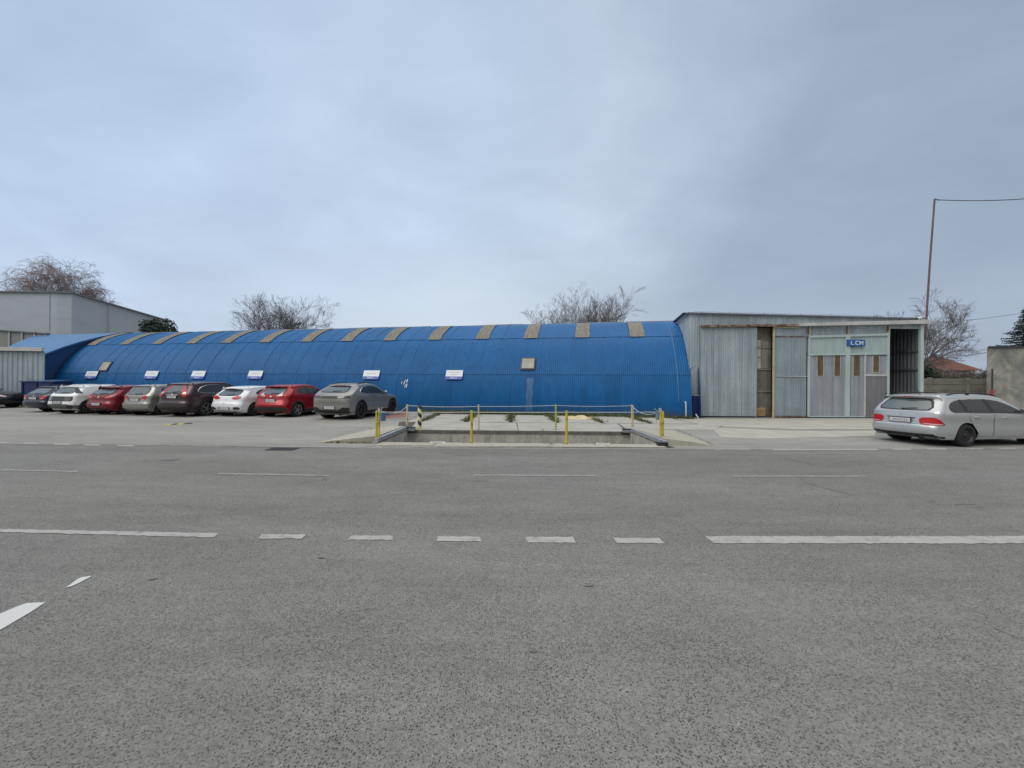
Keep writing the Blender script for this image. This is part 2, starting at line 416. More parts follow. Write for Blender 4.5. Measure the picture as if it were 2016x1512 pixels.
# markings: parts of the road
def mark(name, px, mat, z=.003):
    mb = MB(); P = [G(x, y) for x, y in px]
    mb.add([(p.x, p.y, z) for p in P], [tuple(range(len(P)))])
    return mb.build(name, mat, road)
def band(name, top, bot, mat, z=.003):     # pixel polylines, same count
    mb = MB(); T0 = [G(x, y) for x, y in top]; B0 = [G(x, y) for x, y in bot]
    T = []; B = []; jr = random.Random(len(top)*7+int(top[0][0]))
    for i in range(len(T0)-1):
        k = max(3, int((T0[i+1]-T0[i]).length/.05))
        for j in range(k + (i == len(T0)-2)):
            e = .6 if (j == 0 and i == 0) or j == k else 1
            T.append(T0[i].lerp(T0[i+1], j/k)+Vector((0, jr.gauss(0,.006), 0))); B.append(B0[i].lerp(B0[i+1], j/k)+Vector((0, jr.gauss(0,.006), 0)))
    n = len(T)
    mb.add([(p.x,p.y,z) for p in T] + [(p.x,p.y,z) for p in B], [(n+i, n+i+1, i+1, i) for i in range(n-1)])
    return mb.build(name, mat, road)
band('edge_line', [(-90,1038),(0,1041.5),(150,1044.5),(300,1047.5),(432,1050)], [(-90,1045),(0,1048),(150,1051.5),(300,1055.5),(420,1058.5)], M['mark'])
for t0, t1, y0, y1 in [((516,603),(508,594),1052,1060.5),((692,773),(684,773),1054.5,1063),((862,944),(860,948),1056,1065.5),((1034,1128),(1040,1134),1057.5,1068.5),((1207,1298),(1215,1308),1059,1069.5)]:
    band('lane_dash', [(t0[0],y0),(t0[1],y0+.6)], [(t1[0],y1),(t1[1],y1+.6)], M['mark_cream'])
band('edge_line', [(1388,1056),(1600,1056),(1850,1056),(2100,1055)], [(1405,1070),(1600,1070),(1850,1070.5),(2100,1069)], M['mark_cream'])
for a in [((-30,924),(0,925),(75,926.5),(152,928.5)),((428,932.5),(560,934.5),(648,936.5)),((932,935.5),(1050,936),(1174,936.5)),((1442,937.5),(1600,937.5),(1704,937.5))]:
    band('lane_dash', [(x,y-1.2) for x,y in a], [(x,y+1.4) for x,y in a], M['mark_faint'])
for x0, x1, y0, y1, m in [(-30,18,870.5,871.4,'mark'),(46,73,872.3,873,'mark'),(105,136,874,874.8,'mark'),(163,196,875.6,876.4,'mark'),(229,262,877,877.8,'mark'),(1405,1475,885.6,885.4,'mark_faint'),(1520,1728,885.4,884.8,'mark'),(1757,1792,884.2,884.2,'mark'),(1824,1862,883.9,883.8,'mark'),(1900,1934,883.4,883.2,'mark'),(1965,1998,882.6,882.4,'mark')]:
    band('edge_dash', [(x0,y0-.9),(x1,y1-.9)], [(x0+3,y0+1.4),(x1+3,y1+1.4)], M[m])
mark('parking_line', [(130,1157),(152,1141),(160,1137),(180,1134),(179,1136),(158,1147),(140,1155)], M['mark_new'])
mark('parking_line', [(-60,1235),(30,1196),(52,1188),(90,1186),(60,1206),(0,1241),(-60,1275)], M['mark_new'])
# cracks, tar seams and the dark gap in front of the pit
ck = MB(); rnd = random.Random(3)
def crack(px, w, jit=.03, seg=.25):
    P = [G(x, y) for x, y in px]; out = []
    for a, b in zip(P[:-1], P[1:]):
        k = max(2, int((b-a).length/seg))
        for i in range(k):
            q = a.lerp(b, i/k); out.append((q.x+rnd.uniform(-jit,jit), q.y+rnd.uniform(-jit,jit)))
    out.append((P[-1].x, P[-1].y))
    ribbon(ck, out, [w*rnd.uniform(.35,1.3) for _ in out], .0045)
crack([(150,874.5),(400,878),(560,881),(700,882),(740,879.5)], .035)
gp_ = MB(); ribbon(gp_, [tuple(G(x_, y_ + rnd.uniform(-.25,.25))[:2]) for x_, y_ in [(752+i*9.7, 880.2+i*.025) for i in range(60)]], [.045+rnd.uniform(-.02,.03) for _ in range(60)], .0048); struct(gp_, 'edge_gap', simple('dark_gap', (.035,.03,.026), .95, var=.4, sc=8))
crack([(1331,846),(1372,861),(1405,877)], .05)
for px in [[(760,832),(700,846),(640,864)],[(712,829),(730,826)],[(1560,832),(1620,838),(1700,843)],[(1500,826),(1600,829)],
           [(1575,944),(1610,958),(1680,975)],[(1880,994),(1920,993)],[(1955,1236),(2016,1262)],[(830,894),(850,891),(900,893),(925,897)],[(1060,898),(1085,900)],[(990,919),(1062,916)],[(596,935),(640,937)],[(590,952),(648,942)],
           [(700,935),(712,934),(730,933)],[(640,905),(720,900),(760,901)],[(1480,884),(1560,905),(1600,915)]]:
    crack(px, .013 if px[0][1] < 1000 else .006, .02, .12)
for _ in range(46):                                             # short hair cracks
    x = rnd.uniform(0, 2016); y = rnd.choice([rnd.uniform(886, 930), rnd.uniform(884, 1000), rnd.uniform(826, 878)])
    if 620 < x < 1420 and y < 884: continue
    l = rnd.uniform(6, 34); crack([(x,y),(x+l*.5,y+rnd.uniform(-1.5,1.5)),(x+l,y+rnd.uniform(-2,2))], .010, .015, .15)
struct(ck, 'pavement_cracks', simple('crack_dark', (.13, .127, .118), .95, var=.3, sc=8))
# worn darker repair patches and stains
pt = MB()
def blot(px, py, rx, ry, z=.0035, n=26):
    c = G(px, py); ph = [rnd.uniform(0, 6.28) for _ in range(3)]
    pts = []
    for i in range(n):
        a = 2*math.pi*i/n; k = 1 + .16*math.sin(2*a+ph[0]) + .12*math.sin(3*a+ph[1]) + .07*math.sin(7*a+ph[2])
        pts.append((c.x+rx*k*math.cos(a), c.y+ry*k*math.sin(a), z))
    pt.add(pts, [tuple(range(n))])
for a in [(1048,1280,.024,.022),(1160,1152,.035,.03),(335,905.5,.16,.10),(300,1140,.03,.02),(632,1098,.03,.02)]:
    blot(*a)
struct(pt, 'road_stains', simple('dark_stain', (.12, .115, .105), .8, var=.4, sc=14))
# slabs behind the pit
sl = MB(); base = MB()
base.add([(-3.9,13.42,.003),(4.4,13.42,.003),(8.6,16.1,.003),(8.6,19.1,.003),(-3.7,21.4,.003),(-4.6,16.2,.003)], [(0,1,2,3,4,5)])
struct(base, 'joint_soil', M['joint'])
def slab(pts, h=.028):
    c = Vector((sum(p[0] for p in pts)/len(pts), sum(p[1] for p in pts)/len(pts)))
    q = [(p[0]+rnd.uniform(-.03,.03), p[1]+rnd.uniform(-.03,.03)) for p in pts]
    sl.prism(q, .0, [h + rnd.uniform(-.008,.008) for _ in q])
def yh(X): return 19.35 + (8.81-X)*.2017 - .28      # foot of the hall
cx = [-4.9,-3.75,-1.9,-.03,1.87,3.75,5.75,7.7]
slab([(-3.42,13.43),(.2,13.43),(.2,16.12),(-3.9,16.12)]); slab([(.24,13.43),(3.9,13.43),(4.3,16.12),(.24,16.12)]); slab([(4.1,14.25),(7.3,14.25),(8.6,16.1),(4.34,16.12)], .02)
for i in range(len(cx)-1):
    a = cx[i]+.10; b = cx[i+1]-.10
    if i == 0: slab([(a+.4,16.3),(b,16.25),(b,19.2),(a+.6,18.2)], .02)
    else: slab([(a,16.25),(b,16.25),(b,min(yh(b)-.35, 20.2)),(a,min(yh(a)-.35,20.3))])
slab([(7.75,16.2),(10.4,16.3),(11.2,18.9),(7.8,18.9)], .012)
struct(sl, 'concrete_apron', M['slab'])
# bare concrete in front of the workshop
ap = MB()
for q in [[(1385,838),(1560,845),(1730,845),(1728,824),(1590,824),(1420,825)],[(1420,861),(1500,864),(1722,858),(1724,848),(1560,848),(1400,842)]]:
    P = [G(*p) for p in q]; ap.add([(p.x,p.y,.004) for p in P], [tuple(range(len(P)))])
struct(ap, 'pavement', simple('worn_pale_concrete', (.37, .355, .305), .9, var=.14, sc=1.1, bmp=.2))
# pit
pit = MB()
zf = -.40
pit.add([(PX0,PY1,0),(PX1,PY1,0),(PX1,PY1,zf),(PX0,PY1,zf)], [(3,2,1,0)])
pit.add([(PX0,PY0,0),(PX0,PY1,0),(PX0,PY1,zf),(PX0,PY0,zf)], [(0,1,2,3)])
pit.add([(PX1,PY0,0),(PX1,PY1,0),(PX1,PY1,zf),(PX1,PY0,zf)], [(3,2,1,0)])
pit.add([(PX0,PY0,0),(PX1,PY0,0),(PX1,PY0,-.35),(PX0,PY0,-.35)], [(0,1,2,3)])
ko = root('loading_pit', (0.24, 11.7, 0), 'shallow concrete loading pit sunk in front of the blue hall', 'loading pit')
part(pit, 'pit_wall', M['pit'], ko)
fe = MB()
for i in range(5): fe.box((PX0+(PX1-PX0)*(i+.5)/5, 10.36, .004+rnd.uniform(-.003,.004)), ((PX1-PX0)/5-.02, .50, .02))
part(fe, 'front_edge', M['slab2'], ko)
fl = MB(); nx, ny = 40, 16
def fz(y): return min(-.03, 1.6-.1507*y-.025)
vs = []; 
for j in range(ny+1):
    y = PY0 + (PY1-PY0)*j/ny
    for i in range(nx+1): vs.append((PX0+(PX1-PX0)*i/nx, y, fz(y) + rnd.uniform(-.012,.012)))
fl.add(vs, [(j*(nx+1)+i, j*(nx+1)+i+1, (j+1)*(nx+1)+i+1, (j+1)*(nx+1)+i) for j in range(ny) for i in range(nx)])
part(fl, 'pit_floor', M['pitfloor'], ko, True)
lip = MB()                                                       # dirty coping above the back wall
for i in range(8):
    a = PX0 + (PX1-PX0)*i/8; b = PX0 + (PX1-PX0)*(i+1)/8
    lip.box(((a+b)/2, PY1+.03, -.035+rnd.uniform(-.004,.004)), (b-a-.012, .10, .10))
part(lip, 'coping', simple('dark_coping', (.13,.125,.11), .9, var=.4, sc=5), ko)
for s, X in ((-1, PX0), (1, PX1)):
    c = MB(); xo = X + s*.06
    c.box((xo, 11.82, .065), (.10, 2.85, .15)); c.box((xo - s*.052, 11.82, .02), (.008, 2.84, .035), m=1)
    part(c, 'steel_channel', [M['channel'], M['rust']], ko)
    b = MB(); b.box((X - s*.10, PY1-.02, .05), (.26, .22, .09)); b.box((X - s*.10, PY1-.02, .105), (.28, .24, .02), m=1); b.box((X-s*.12, PY1-.03, -.01), (.34,.26,.02), m=1)
    part(b, 'bump_stop', [M['channel'], M['black']], ko)
b = MB(); b.box((PX1-.02, 10.42, .03), (.24, .20, .13)); b.box((PX1-.02, 10.42, .10), (.26,.22,.015), m=1); b.box((PX1+.1, 10.3, -.02), (.2,.3,.05), m=1)
part(b, 'bump_stop', [M['black'], M['darkmetal']], ko)
# wedges of concrete dying out sideways
w = MB(); XL = PX0-.125
def wedge(mb, top, n=3):
    mb.add([(p[0],p[1],p[2]) for p in top] + [(p[0],p[1],-.01) for p in top],
           [tuple(range(len(top)))] + [(i, (i+1)%len(top), len(top)+(i+1)%len(top), len(top)+i) for i in range(len(top))])
wedge(w, [(-5.15,10.50,.006),(-4.3,10.55,.11),(XL,10.62,.175),(XL,13.35,.15),(-4.4,14.6,.03),(-4.85,13.6,.006)])
XR = PX1+.125
w2 = MB()
wedge(w2, [(XR,10.62,.17),(4.8,10.52,.10),(5.36,10.45,.006),(5.75,14.15,.006),(XR,14.2,.035),(XR,13.35,.14)])
part(w, 'ramp_wedge', M['slab2'], ko); part(w2, 'ramp_wedge', M['slab2'], ko)
# litter in the pit
def frame_bit(px, py, wd, dp, rz):
    c = G(px, py, -.09); mb = MB(); t = .045
    for s in (-1, 1):
        mb.box((s*wd/2, 0, .02), (t, dp, .03)); mb.box((0, s*dp/2, .02), (wd-t, t, .03))
    o = mb.build('window_frame', M['white']); o.location = (c.x, c.y, fz(c.y)+.004); o.rotation_euler = (0,0,rz); return o
tag(frame_bit(861, 873, .36, .34, .15), 'small empty white frame lying at the left of the pit floor', 'frame', 'white frames lying in the pit')
tag(frame_bit(1187, 873, .34, .36, -.2), 'small empty white frame lying at the right of the pit floor', 'frame', 'white frames lying in the pit')
de = MB()
for _ in range(240):
    x = rnd.uniform(PX0+.1, PX1-.1); y = rnd.uniform(10.66, 13.3)
    if rnd.random() < .5: de.box((x,y,fz(y)+.012), (rnd.uniform(.02,.10), rnd.uniform(.01,.04), .015), rnd.uniform(0,3), rnd.choice([0,0,1]))
    else: de.bar((x,y,fz(y)+.01), (x+rnd.uniform(-.15,.15), y+rnd.uniform(-.1,.1), fz(y)+rnd.uniform(.01,.06)), .008, .008, m=2)
dd = de.build('pit_litter', [M['pit'], M['slab'], M['drygrass']]); dd['kind'] = 'stuff'; tag(dd, 'twigs, crumbs of concrete and dead leaves on the pit floor', 'litter')

# ---------------------------------------------------------------- posts, ropes, buckets
PG = 'posts around the loading pit'
def post_at(px, ybase, ytop, mat, r, label, zb=0.0, lean=(0,0), double=False, band=False):
    p = G(px, ybase, zb); h = AT(px, ytop, p.y).z - zb
    rt = root('bollard_post', p, label, 'post', PG)
    mb = MB()
    if double:
        for s in (-1, 1): mb.tube([(p.x+s*r*.75, p.y, zb-.05), (p.x+s*r*.75+lean[0], p.y+lean[1], zb+h*(1 if s<0 else .97))], r*.62, 10)
    else: mb.tube([(p.x, p.y, zb-.06), (p.x+lean[0]*.5, p.y, zb+h*.5), (p.x+lean[0], p.y+lean[1], zb+h)], r, 12)
    part(mb, 'pole', M[mat], rt, True)
    ft = MB(); ft.tube([(p.x,p.y,zb-.02),(p.x,p.y,zb+.05)], r*1.25, 10); part(ft, 'foot', M['rust'], rt, True)
    if band:
        bd = MB(); bd.tube([(p.x,p.y,zb+h*.62),(p.x,p.y,zb+h*.66)], r*1.55, 10); part(bd, 'clamp', M[mat], rt, True)
    return Vector((p.x+lean[0], p.y+lean[1], zb+h))
tops = {}
tops['fl'] = post_at(743.5, 871.5, 808, 'yellow', .045, 'doubled yellow steel post at the left front corner of the pit', lean=(.0,0), double=True, band=True)
tops['f1'] = post_at(928, 874.5, 808, 'yellow', .036, 'plain yellow post on the road side of the pit, left of middle', -.03)
tops['f2'] = post_at(1115, 877, 808.5, 'yellow', .036, 'plain yellow post on the road side of the pit, right of middle', -.03)
tops['fr'] = post_at(1303, 870, 808, 'yellow', .045, 'doubled yellow steel post at the right front corner of the pit', lean=(-.01,0), double=True, band=True)
tops['bl'] = post_at(801.5, 842, 796, 'cream', .033, 'cream post at the left back corner of the pit')
tops['b1'] = post_at(942.5, 847.5, 796.5, 'cream', .028, 'thin cream post with rusty foot on the back edge of the pit', lean=(-.01,0))
tops['b2'] = post_at(1094, 847.5, 796, 'yellowgreen', .03, 'faded green yellow post on the back edge of the pit')
tops['br'] = post_at(1245, 841, 796.5, 'cream', .035, 'rust streaked cream post at the right back corner of the pit', lean=(-.01,0), double=True)
def rope(a, b, sag, label, n=24, r=.009):
    pts = [a.lerp(b, i/n) - Vector((0,0,sag*4*(i/n)*(1-i/n))) for i in range(n+1)]
    mb = MB(); mb.tube(pts, r, 6); return solo(mb, 'rope', M['rope'], a, label, 'rope', 'white ropes strung between the posts', True)
Z4 = Vector((0,0,-.04)); Z2 = Vector((0,0,-.015))
rope(tops['bl']+Z2*3, tops['b1']+Z4*1.6, .03, 'white rope between the left back corner post and the thin cream post')
rope(tops['b1']+Z4*1.6, tops['b2']+Z4, .015, 'white rope between the two middle back posts')
rope(tops['b2']+Z4, tops['br']+Z4, .03, 'white rope between the green yellow post and the right back corner post')
fp = [tops['fl']+Vector((0,0,-.045)), tops['f1']+Vector((0,-.04,-.045)), tops['f2']+Vector((0,-.04,-.04)), tops['fr']+Vector((0,0,-.045))]
rope(fp[0], fp[1], .005, 'taut white rope between the left front corner post and the next yellow post')
rope(fp[1], fp[2], .005, 'taut white rope between the two middle yellow posts')
rope(fp[2], fp[3], .005, 'taut white rope between the right middle yellow post and the right front corner post')
rope(tops['fl']+Vector((.03,.05,-.02)), tops['bl']+Z2*4, .16, 'slack white rope along the left side of the pit')
rope(tops['fr']+Vector((-.03,.05,-.02)), tops['br']+Z2*4, .19, 'slack white rope along the right side of the pit')
for nm, off in (('fl', (.03, -.01)), ('fr', (-.05,-.01))):
    k = MB(); t = tops[nm]
    k.tube([t+Vector((off[0],0,-.03)), t+Vector((off[0]*1.6,0,.03)), t+Vector((off[0]*.8,0,.055)), t+Vector((0,0,.01)), t+Vector((off[0]*2,0,-.05))], .016, 6)
    k.tube([t+Vector((off[0]*2.4,0,-.02)), t+Vector((off[0]*4.2,0,.09 if nm=='fl' else .05))], .007, 5)
    solo(k, 'rope_knot', M['rope'], t, 'knotted rope end on top of the %s front corner post' % ('left' if nm=='fl' else 'right'), 'knot', None, True)
def bucket(px, py, Y, mat, wd, ht, label):
    c = AT(px, py, Y); rt = root('bucket', c, label, 'bucket', 'blue buckets hanging on the corner posts')
    mb = MB(); mb.lathe([(.0, 0), (wd*.40, 0), (wd*.5, ht), (wd*.54, ht), (wd*.54, ht-.02), (wd*.47, ht-.025), (wd*.38, .01), (0,.01)], c, n=20)
    part(mb, 'pail', M[mat], rt, True)
    h = MB(); h.tube([c+Vector((wd*.5*math.cos(a), 0, ht+ .05*math.sin(a))) for a in [math.pi*i/10 for i in range(11)]], .004, 5)
    part(h, 'handle', M['darkmetal'], rt)
bucket(754, 828.5, 10.85, 'bucketblue', .17, .22, 'blue plastic bucket hanging beside the left front yellow post')
bucket(1294.5, 826.5, 10.85, 'bucketgrey', .12, .22, 'narrow grey blue bucket hanging beside the right front yellow post')
# striped post
p = G(826, 847); rt = root('striped_post', p, 'fat post with black and cream spiral stripes behind the pit', 'post')
mb = MB(); mb.tube([(0,0,0),(0,0,.80),(0,0,.815)], [.065,.065,.055], 20); o = mb.build('pole', M['hazard'], rt, True)
mb = MB(); mb.tube([(0,0,.815),(0,0,.83)], .07, 20); mb.build('cap', M['rust'], rt, True)
mb = MB(); mb.box((0,0,.03), (.26,.2,.02)); mb.build('base_plate', M['cream'], rt)
# grating and kerb pieces in the road
c = G(557, 884.2); dr = root('drain_grate', (c.x, c.y, 0), 'slotted iron drain grate at the edge of the road', 'drain')
mb = MB()
mb.box((c.x, c.y, .003), (.56,.26,.006), m=1)
for i in range(9): mb.box((c.x-.26+i*.065, c.y, .009), (.022,.30,.008))
for s in (-1,1): mb.box((c.x, c.y+s*.17, .009), (.62,.03,.010)); mb.box((c.x+s*.305, c.y, .009), (.025,.34,.010))
part(mb, 'grating', [M['darkmetal'], M['void']], dr)
# short speed bump
a = G(322, 836.5); b = G(367, 834.0)
sb = root('speed_bump', ((a.x+b.x)/2, (a.y+b.y)/2, 0), 'short low black and yellow rubber bump on the yard before the parked cars', 'speed bump')
for i in range(4):
    mb = MB(); p = a.lerp(b, (i)/4); q = a.lerp(b, (i+1)/4); 
    d = (b-a).normalized(); nrm = Vector((-d.y, d.x, 0))*.20
    L = [p-nrm, p-nrm*.3+Vector((.12,0,.03)), p+nrm*.3+Vector((.2,0,.03)), p+nrm+Vector((.3,0,0))]
    Rr = [v + (q-p) for v in L]
    mb.add([(v.x,v.y,v.z+.002) for v in L+Rr], [(0,4,5,1),(1,5,6,2),(2,6,7,3),(0,1,2,3),(7,6,5,4)])
    part(mb, 'yellow_segment' if i % 2 == 0 else 'black_segment', M['yellow'] if i % 2 == 0 else M['black'], sb)
# small litter
mb = MB(); c = G(1170, 818); d = Vector((.95,-.3,0))
mb.tube([c+Vector((0,0,.05)), c+d*.05+Vector((0,0,.05)), c+d*.08+Vector((0,0,.05)), c+d*.32+Vector((0,0,.05))], [.018,.02,.05,.05], 12)
solo(mb, 'plastic_bottle', M['white'], c, 'white plastic bottle lying in the grass by the hall', 'bottle', None, True)
mb = MB(); c = G(1930, 867)
for i in range(5):
    a_ = i*1.3; mb.add([c+Vector((.09*math.cos(a_),.09*math.sin(a_),0)), c+Vector((.08*math.cos(a_+1.2),.08*math.sin(a_+1.2),.03)), c+Vector((.04*math.cos(a_+.6),.03,.16)), c+Vector((-.02,-.01,.05))], [(0,1,2),(0,2,3),(1,3,2)])
solo(mb, 'plastic_bag', M['white'], c, 'crumpled white plastic bag on the ground under the silver estate car', 'bag')
# sand
mb = MB(); c = G(1142, 824.5); nx, ny = 22, 10; vs = []
for j in range(ny+1):
    for i in range(nx+1):
        u = i/nx*2-1; v = j/ny*2-1; h = max(0, 1-u*u-v*v)
        vs.append((c.x+u*.82+.05*math.sin(7*v), c.y+v*.72, .024+h*.10*(1+.5*math.sin(9*u+2*v))*(1 if h > 0 else 0)+rnd.uniform(0,.012)*h))
mb.add(vs, [(j*(nx+1)+i, j*(nx+1)+i+1, (j+1)*(nx+1)+i+1, (j+1)*(nx+1)+i) for j in range(ny) for i in range(nx) if (( (i+.5)/nx*2-1)**2 + ((j+.5)/ny*2-1)**2) < 1.02])
o = solo(mb, 'sand_pile', M['sand'], (c.x,c.y,0), 'thin spread of yellow sand on a slab by the hall', 'sand', None, True, 'stuff')
# red paving by the parked cars
mb = MB(); P = [G(738,826),(G(800,821)),G(806,809.5),G(772,808.8),G(752,812)]
mb.add([(p_.x,p_.y,.0055) for p_ in P], [tuple(range(5))]); struct(mb, 'red_paving', M['brick'])

# ================================================================ the blue barrel hall
TH = math.atan2(.198, .98)
O = Vector((8.81, 19.35, 0)); A = Vector((-math.cos(TH), math.sin(TH), 0)); B = Vector((math.sin(TH), math.cos(TH), 0))
RR = 5.5; SEND = 41.9
def HP(s, ph, r=RR):
    q = O + A*s + B*(RR - r*math.cos(ph)); return Vector((q.x, q.y, r*math.sin(ph)))
def HS(px, py, r=RR):                       # where the barrel is seen at a pixel -> (s, phi)
    d = ray(px, py); o_ = Vector((0,0,EYE))
    e0 = (o_-O).dot(B)-RR; e1 = d.dot(B); z0 = EYE; z1 = d.z
    a_ = e1*e1+z1*z1; b_ = 2*(e0*e1+z0*z1); c_ = e0*e0+z0*z0-r*r
    D = max(0, b_*b_-4*a_*c_); t = (-b_-math.sqrt(D))/(2*a_)
    p_ = o_+d*t; e = (p_-O).dot(B)-RR
    return (p_-O).dot(A), math.atan2(p_.z, -e)
hall = root('barrel_hall', O + A*20, 'long bright blue corrugated barrel vaulted hall', 'hall')
SW = .83; rh = random.Random(11)
hv = []; hf = []; tone = []
rows = [(0.0, R(23.5), 7, 0.0), (R(22.6), R(51.2), 9, .012), (R(50.4), R(88), 12, .024)]
nsh = int((SEND+.6)/SW)
sheet_tone = {}
for ri, (p0, p1, nph, off) in enumerate(rows):
    shift = (0, .28, .0)[ri]
    for k in range(-1, nsh+1):
        s0 = k*SW + shift*(SW/2); s1 = s0+SW+.03
        s_lo = -.45; 
        if ri == 0: s_lo = 0.0
        a0 = max(s0, s_lo); a1 = min(s1, SEND)
        if a1-a0 < .02: continue
        tn = 1 + rh.uniform(-.03, .03) + (0.03 if ri == 2 else 0)
        if rh.random() < .06: tn *= rh.choice([.94, 1.05])
        nc = max(2, int(round((a1-a0)/SW*64))); b0 = len(hv); tl = rh.uniform(.004,.011); sag = rh.uniform(-.006,.006)
        for i in range(nc+1):
            s = a0+(a1-a0)*i/nc; u = (s-s0)/SW
            rr = RR + off + .0058*math.sin(2*math.pi*s/(SW/8)) + tl*(1-u)
            for j in range(nph+1):
                ph = p0+(p1-p0)*j/nph
                hv.append(tuple(HP(max(s, 0.0) if RR*(1-math.cos(ph)) < .62 else s, ph, rr + sag*math.sin(math.pi*j/nph) + (0.004 if j == 0 else 0))))
        for i in range(nc):
            for j in range(nph):
                a_ = b0+i*(nph+1)+j; hf.append((a_, a_+1, a_+nph+2, a_+nph+1)); tone.append(tn)
me = bpy.data.meshes.new('cladding'); me.from_pydata(hv, [], hf); me.materials.append(M['blue'])
ca = me.color_attributes.new('tone', 'FLOAT_COLOR', 'CORNER')
arr = np.ones((len(hf)*4, 4), dtype=np.float32); arr[:, :3] = np.repeat(np.array(tone, dtype=np.float32), 4)[:, None]
ca.data.foreach_set('color', arr.ravel()); me.polygons.foreach_set('use_smooth', [True]*len(hf)); me.set_sharp_from_angle(angle=R(50)); me.update()
co = link(bpy.data.objects.new('cladding', me), hall); co.location = -hall.location
mb = MB(); vs = []
for s in (-.4, SEND):
    for j in range(13): vs.append(HP(s, R(86)+R(94)*j/12, RR-.01))
mb.add(vs, [(j, j+1, 14+j, 13+j) for j in range(12)]); part(mb, 'rear_cladding', M['roofblue'], hall, True)
mb = MB()
for s, m_ in ((-.42, 0),):
    ring = [HP(s, math.pi*j/24, RR-.03) for j in range(25)]; mb.add(ring, [tuple(range(25))])
part(mb, 'end_wall', M['navyshade'], hall)
mb = MB(); mb.add([HP(SEND-.02, math.pi*j/24, RR-.03) for j in range(25)], [tuple(range(25))]); part(mb, 'end_wall', M['navyshade'], hall)
# ridge capping, slightly lifted and uneven
mb = MB(); rr2 = random.Random(5); k = 26
for i in range(k):
    s0 = -.4+(SEND+.4)*i/k; s1 = -.4+(SEND+.4)*(i+1)/k - (.0 if rr2.random() < .7 else .12)
    l0 = rr2.uniform(.03,.07); l1 = rr2.uniform(.03,.075); vs = []
    for s, l in ((s0,l0),(s1,l1)):
        for ph, e in ((84,.0),(86,1),(94,1),(97,0)): vs.append(HP(s, R(ph), RR+.03+l*e))
    mb.add(vs, [(j,j+1,5+j,4+j) for j in range(3)])
part(mb, 'ridge_cap', simple('ridge_sheet', (.07,.10,.15), .5, var=.3, sc=1), hall)
# skylight strips
sky_px = [1253,1147,1048,956,866,780,699,622,543,470,403,338,276,215]
for i, px in enumerate(sky_px):
    y0 = 665 + (752+.008*(px-1008)-752)*0
    # middle of the strip at mid height
    ymid = 654 if px > 900 else 654 + (900-px)*.016
    s, ph = HS(px, ymid)
    mb = MB(); nc, nph = 40, 12; vs = []; w_ = .80
    for a_ in range(nc+1):
        ss = s-w_/2+w_*a_/nc
        for j in range(nph+1):
            vs.append(HP(ss, R(50.0)+R(27)*j/nph, RR+.058+.013*math.cos(2*math.pi*a_/nc*8)))
    mb.add(vs, [(a_*(nph+1)+j, a_*(nph+1)+j+1, (a_+1)*(nph+1)+j+1, (a_+1)*(nph+1)+j) for a_ in range(nc) for j in range(nph)])
    part(mb, 'roof_light', M['fibre'], hall, True, 60)
# two square windows
for px, py in ((1040,717),(209,722)):
    s, ph = HS(px, py); wd, ht = (.66, .62)
    c_ = HP(s, ph, RR+.05); up = (HP(s, ph+.01)-HP(s, ph-.01)).normalized(); al = -A
    nrm = al.cross(up).normalized()
    fr = MB(); pn = MB()
    def rect(mb_, w0, h0, d0, d1, m=0):
        q = [c_+al*(x*w0/2)+up*(y*h0/2) for x, y in ((-1,-1),(1,-1),(1,1),(-1,1))]
        mb_.add([v+nrm*d0 for v in q]+[v+nrm*d1 for v in q], [(3,2,1,0),(4,5,6,7),(0,1,5,4),(1,2,6,5),(2,3,7,6),(3,0,4,7)], m)
    rect(fr, wd+.12, ht+.14, -.05, .03); rect(pn, wd, ht, .02, .045)
    wo = part(fr, 'window', M['darkmetal'], hall); 
    o = pn.build('pane', M['frosted'], wo)
# far end: dark arc added for the gap shadow; near end: cable
mb = MB()
for j in range(26):
    p_ = [HP(SEND, R(0+88*j/26), RR+d_) for d_ in (-.05,.10)] + [HP(SEND, R(0+88*(j+1)/26), RR+d_) for d_ in (-.05,.10)]
    q_ = [v + A*(-.10) for v in p_]
    mb.add(p_+q_, [(0,1,3,2),(4,6,7,5),(1,5,7,3),(0,2,6,4)])
part(mb, 'arch_band', simple('gap_shadow_dark', (.012,.03,.075), .5), hall)
mb = MB()
for off, rr_ in ((.62,.014),):
    mb.tube([HP(off-.0*j, R(8+76*j/30), RR+.05) for j in range(31)], rr_, 6)
part(mb, 'arch_cable', simple('pale_blue_cable', (.10,.22,.38), .5), hall, True)
mb = MB(); s, ph = HS(1349.5, 806)
p0_ = HP(s, 0, RR+.12); mb.tube([p0_+Vector((0,0,.0)), p0_+Vector((0,0,.15)), p0_+Vector((-.01,.02,.75)), p0_+Vector((-.03,.06,.82))], .026, 8)
part(mb, 'drain_pipe', simple('white_pipe', (.62,.66,.70), .4), hall, True)
# little blue side flashing beside the grey workshop, white elbow
mb = MB(); c0 = AT(1369.5, 822, 19.75); mb.box((c0.x, 19.75, .56), (.34,.10,1.06)); mb.box((c0.x+.13, 19.69, .56), (.04,.03,1.06), m=1); mb.box((c0.x, 19.69, 1.10), (.36,.04,.03), m=2)
part(mb, 'flashing', [M['navy'], M['black'], M['galv']], hall)
mb = MB(); mb.tube([AT(1369.5,815,19.55), AT(1374.5,822.5,19.5)], .035, 8); part(mb, 'pipe_elbow', M['white'], hall, True)
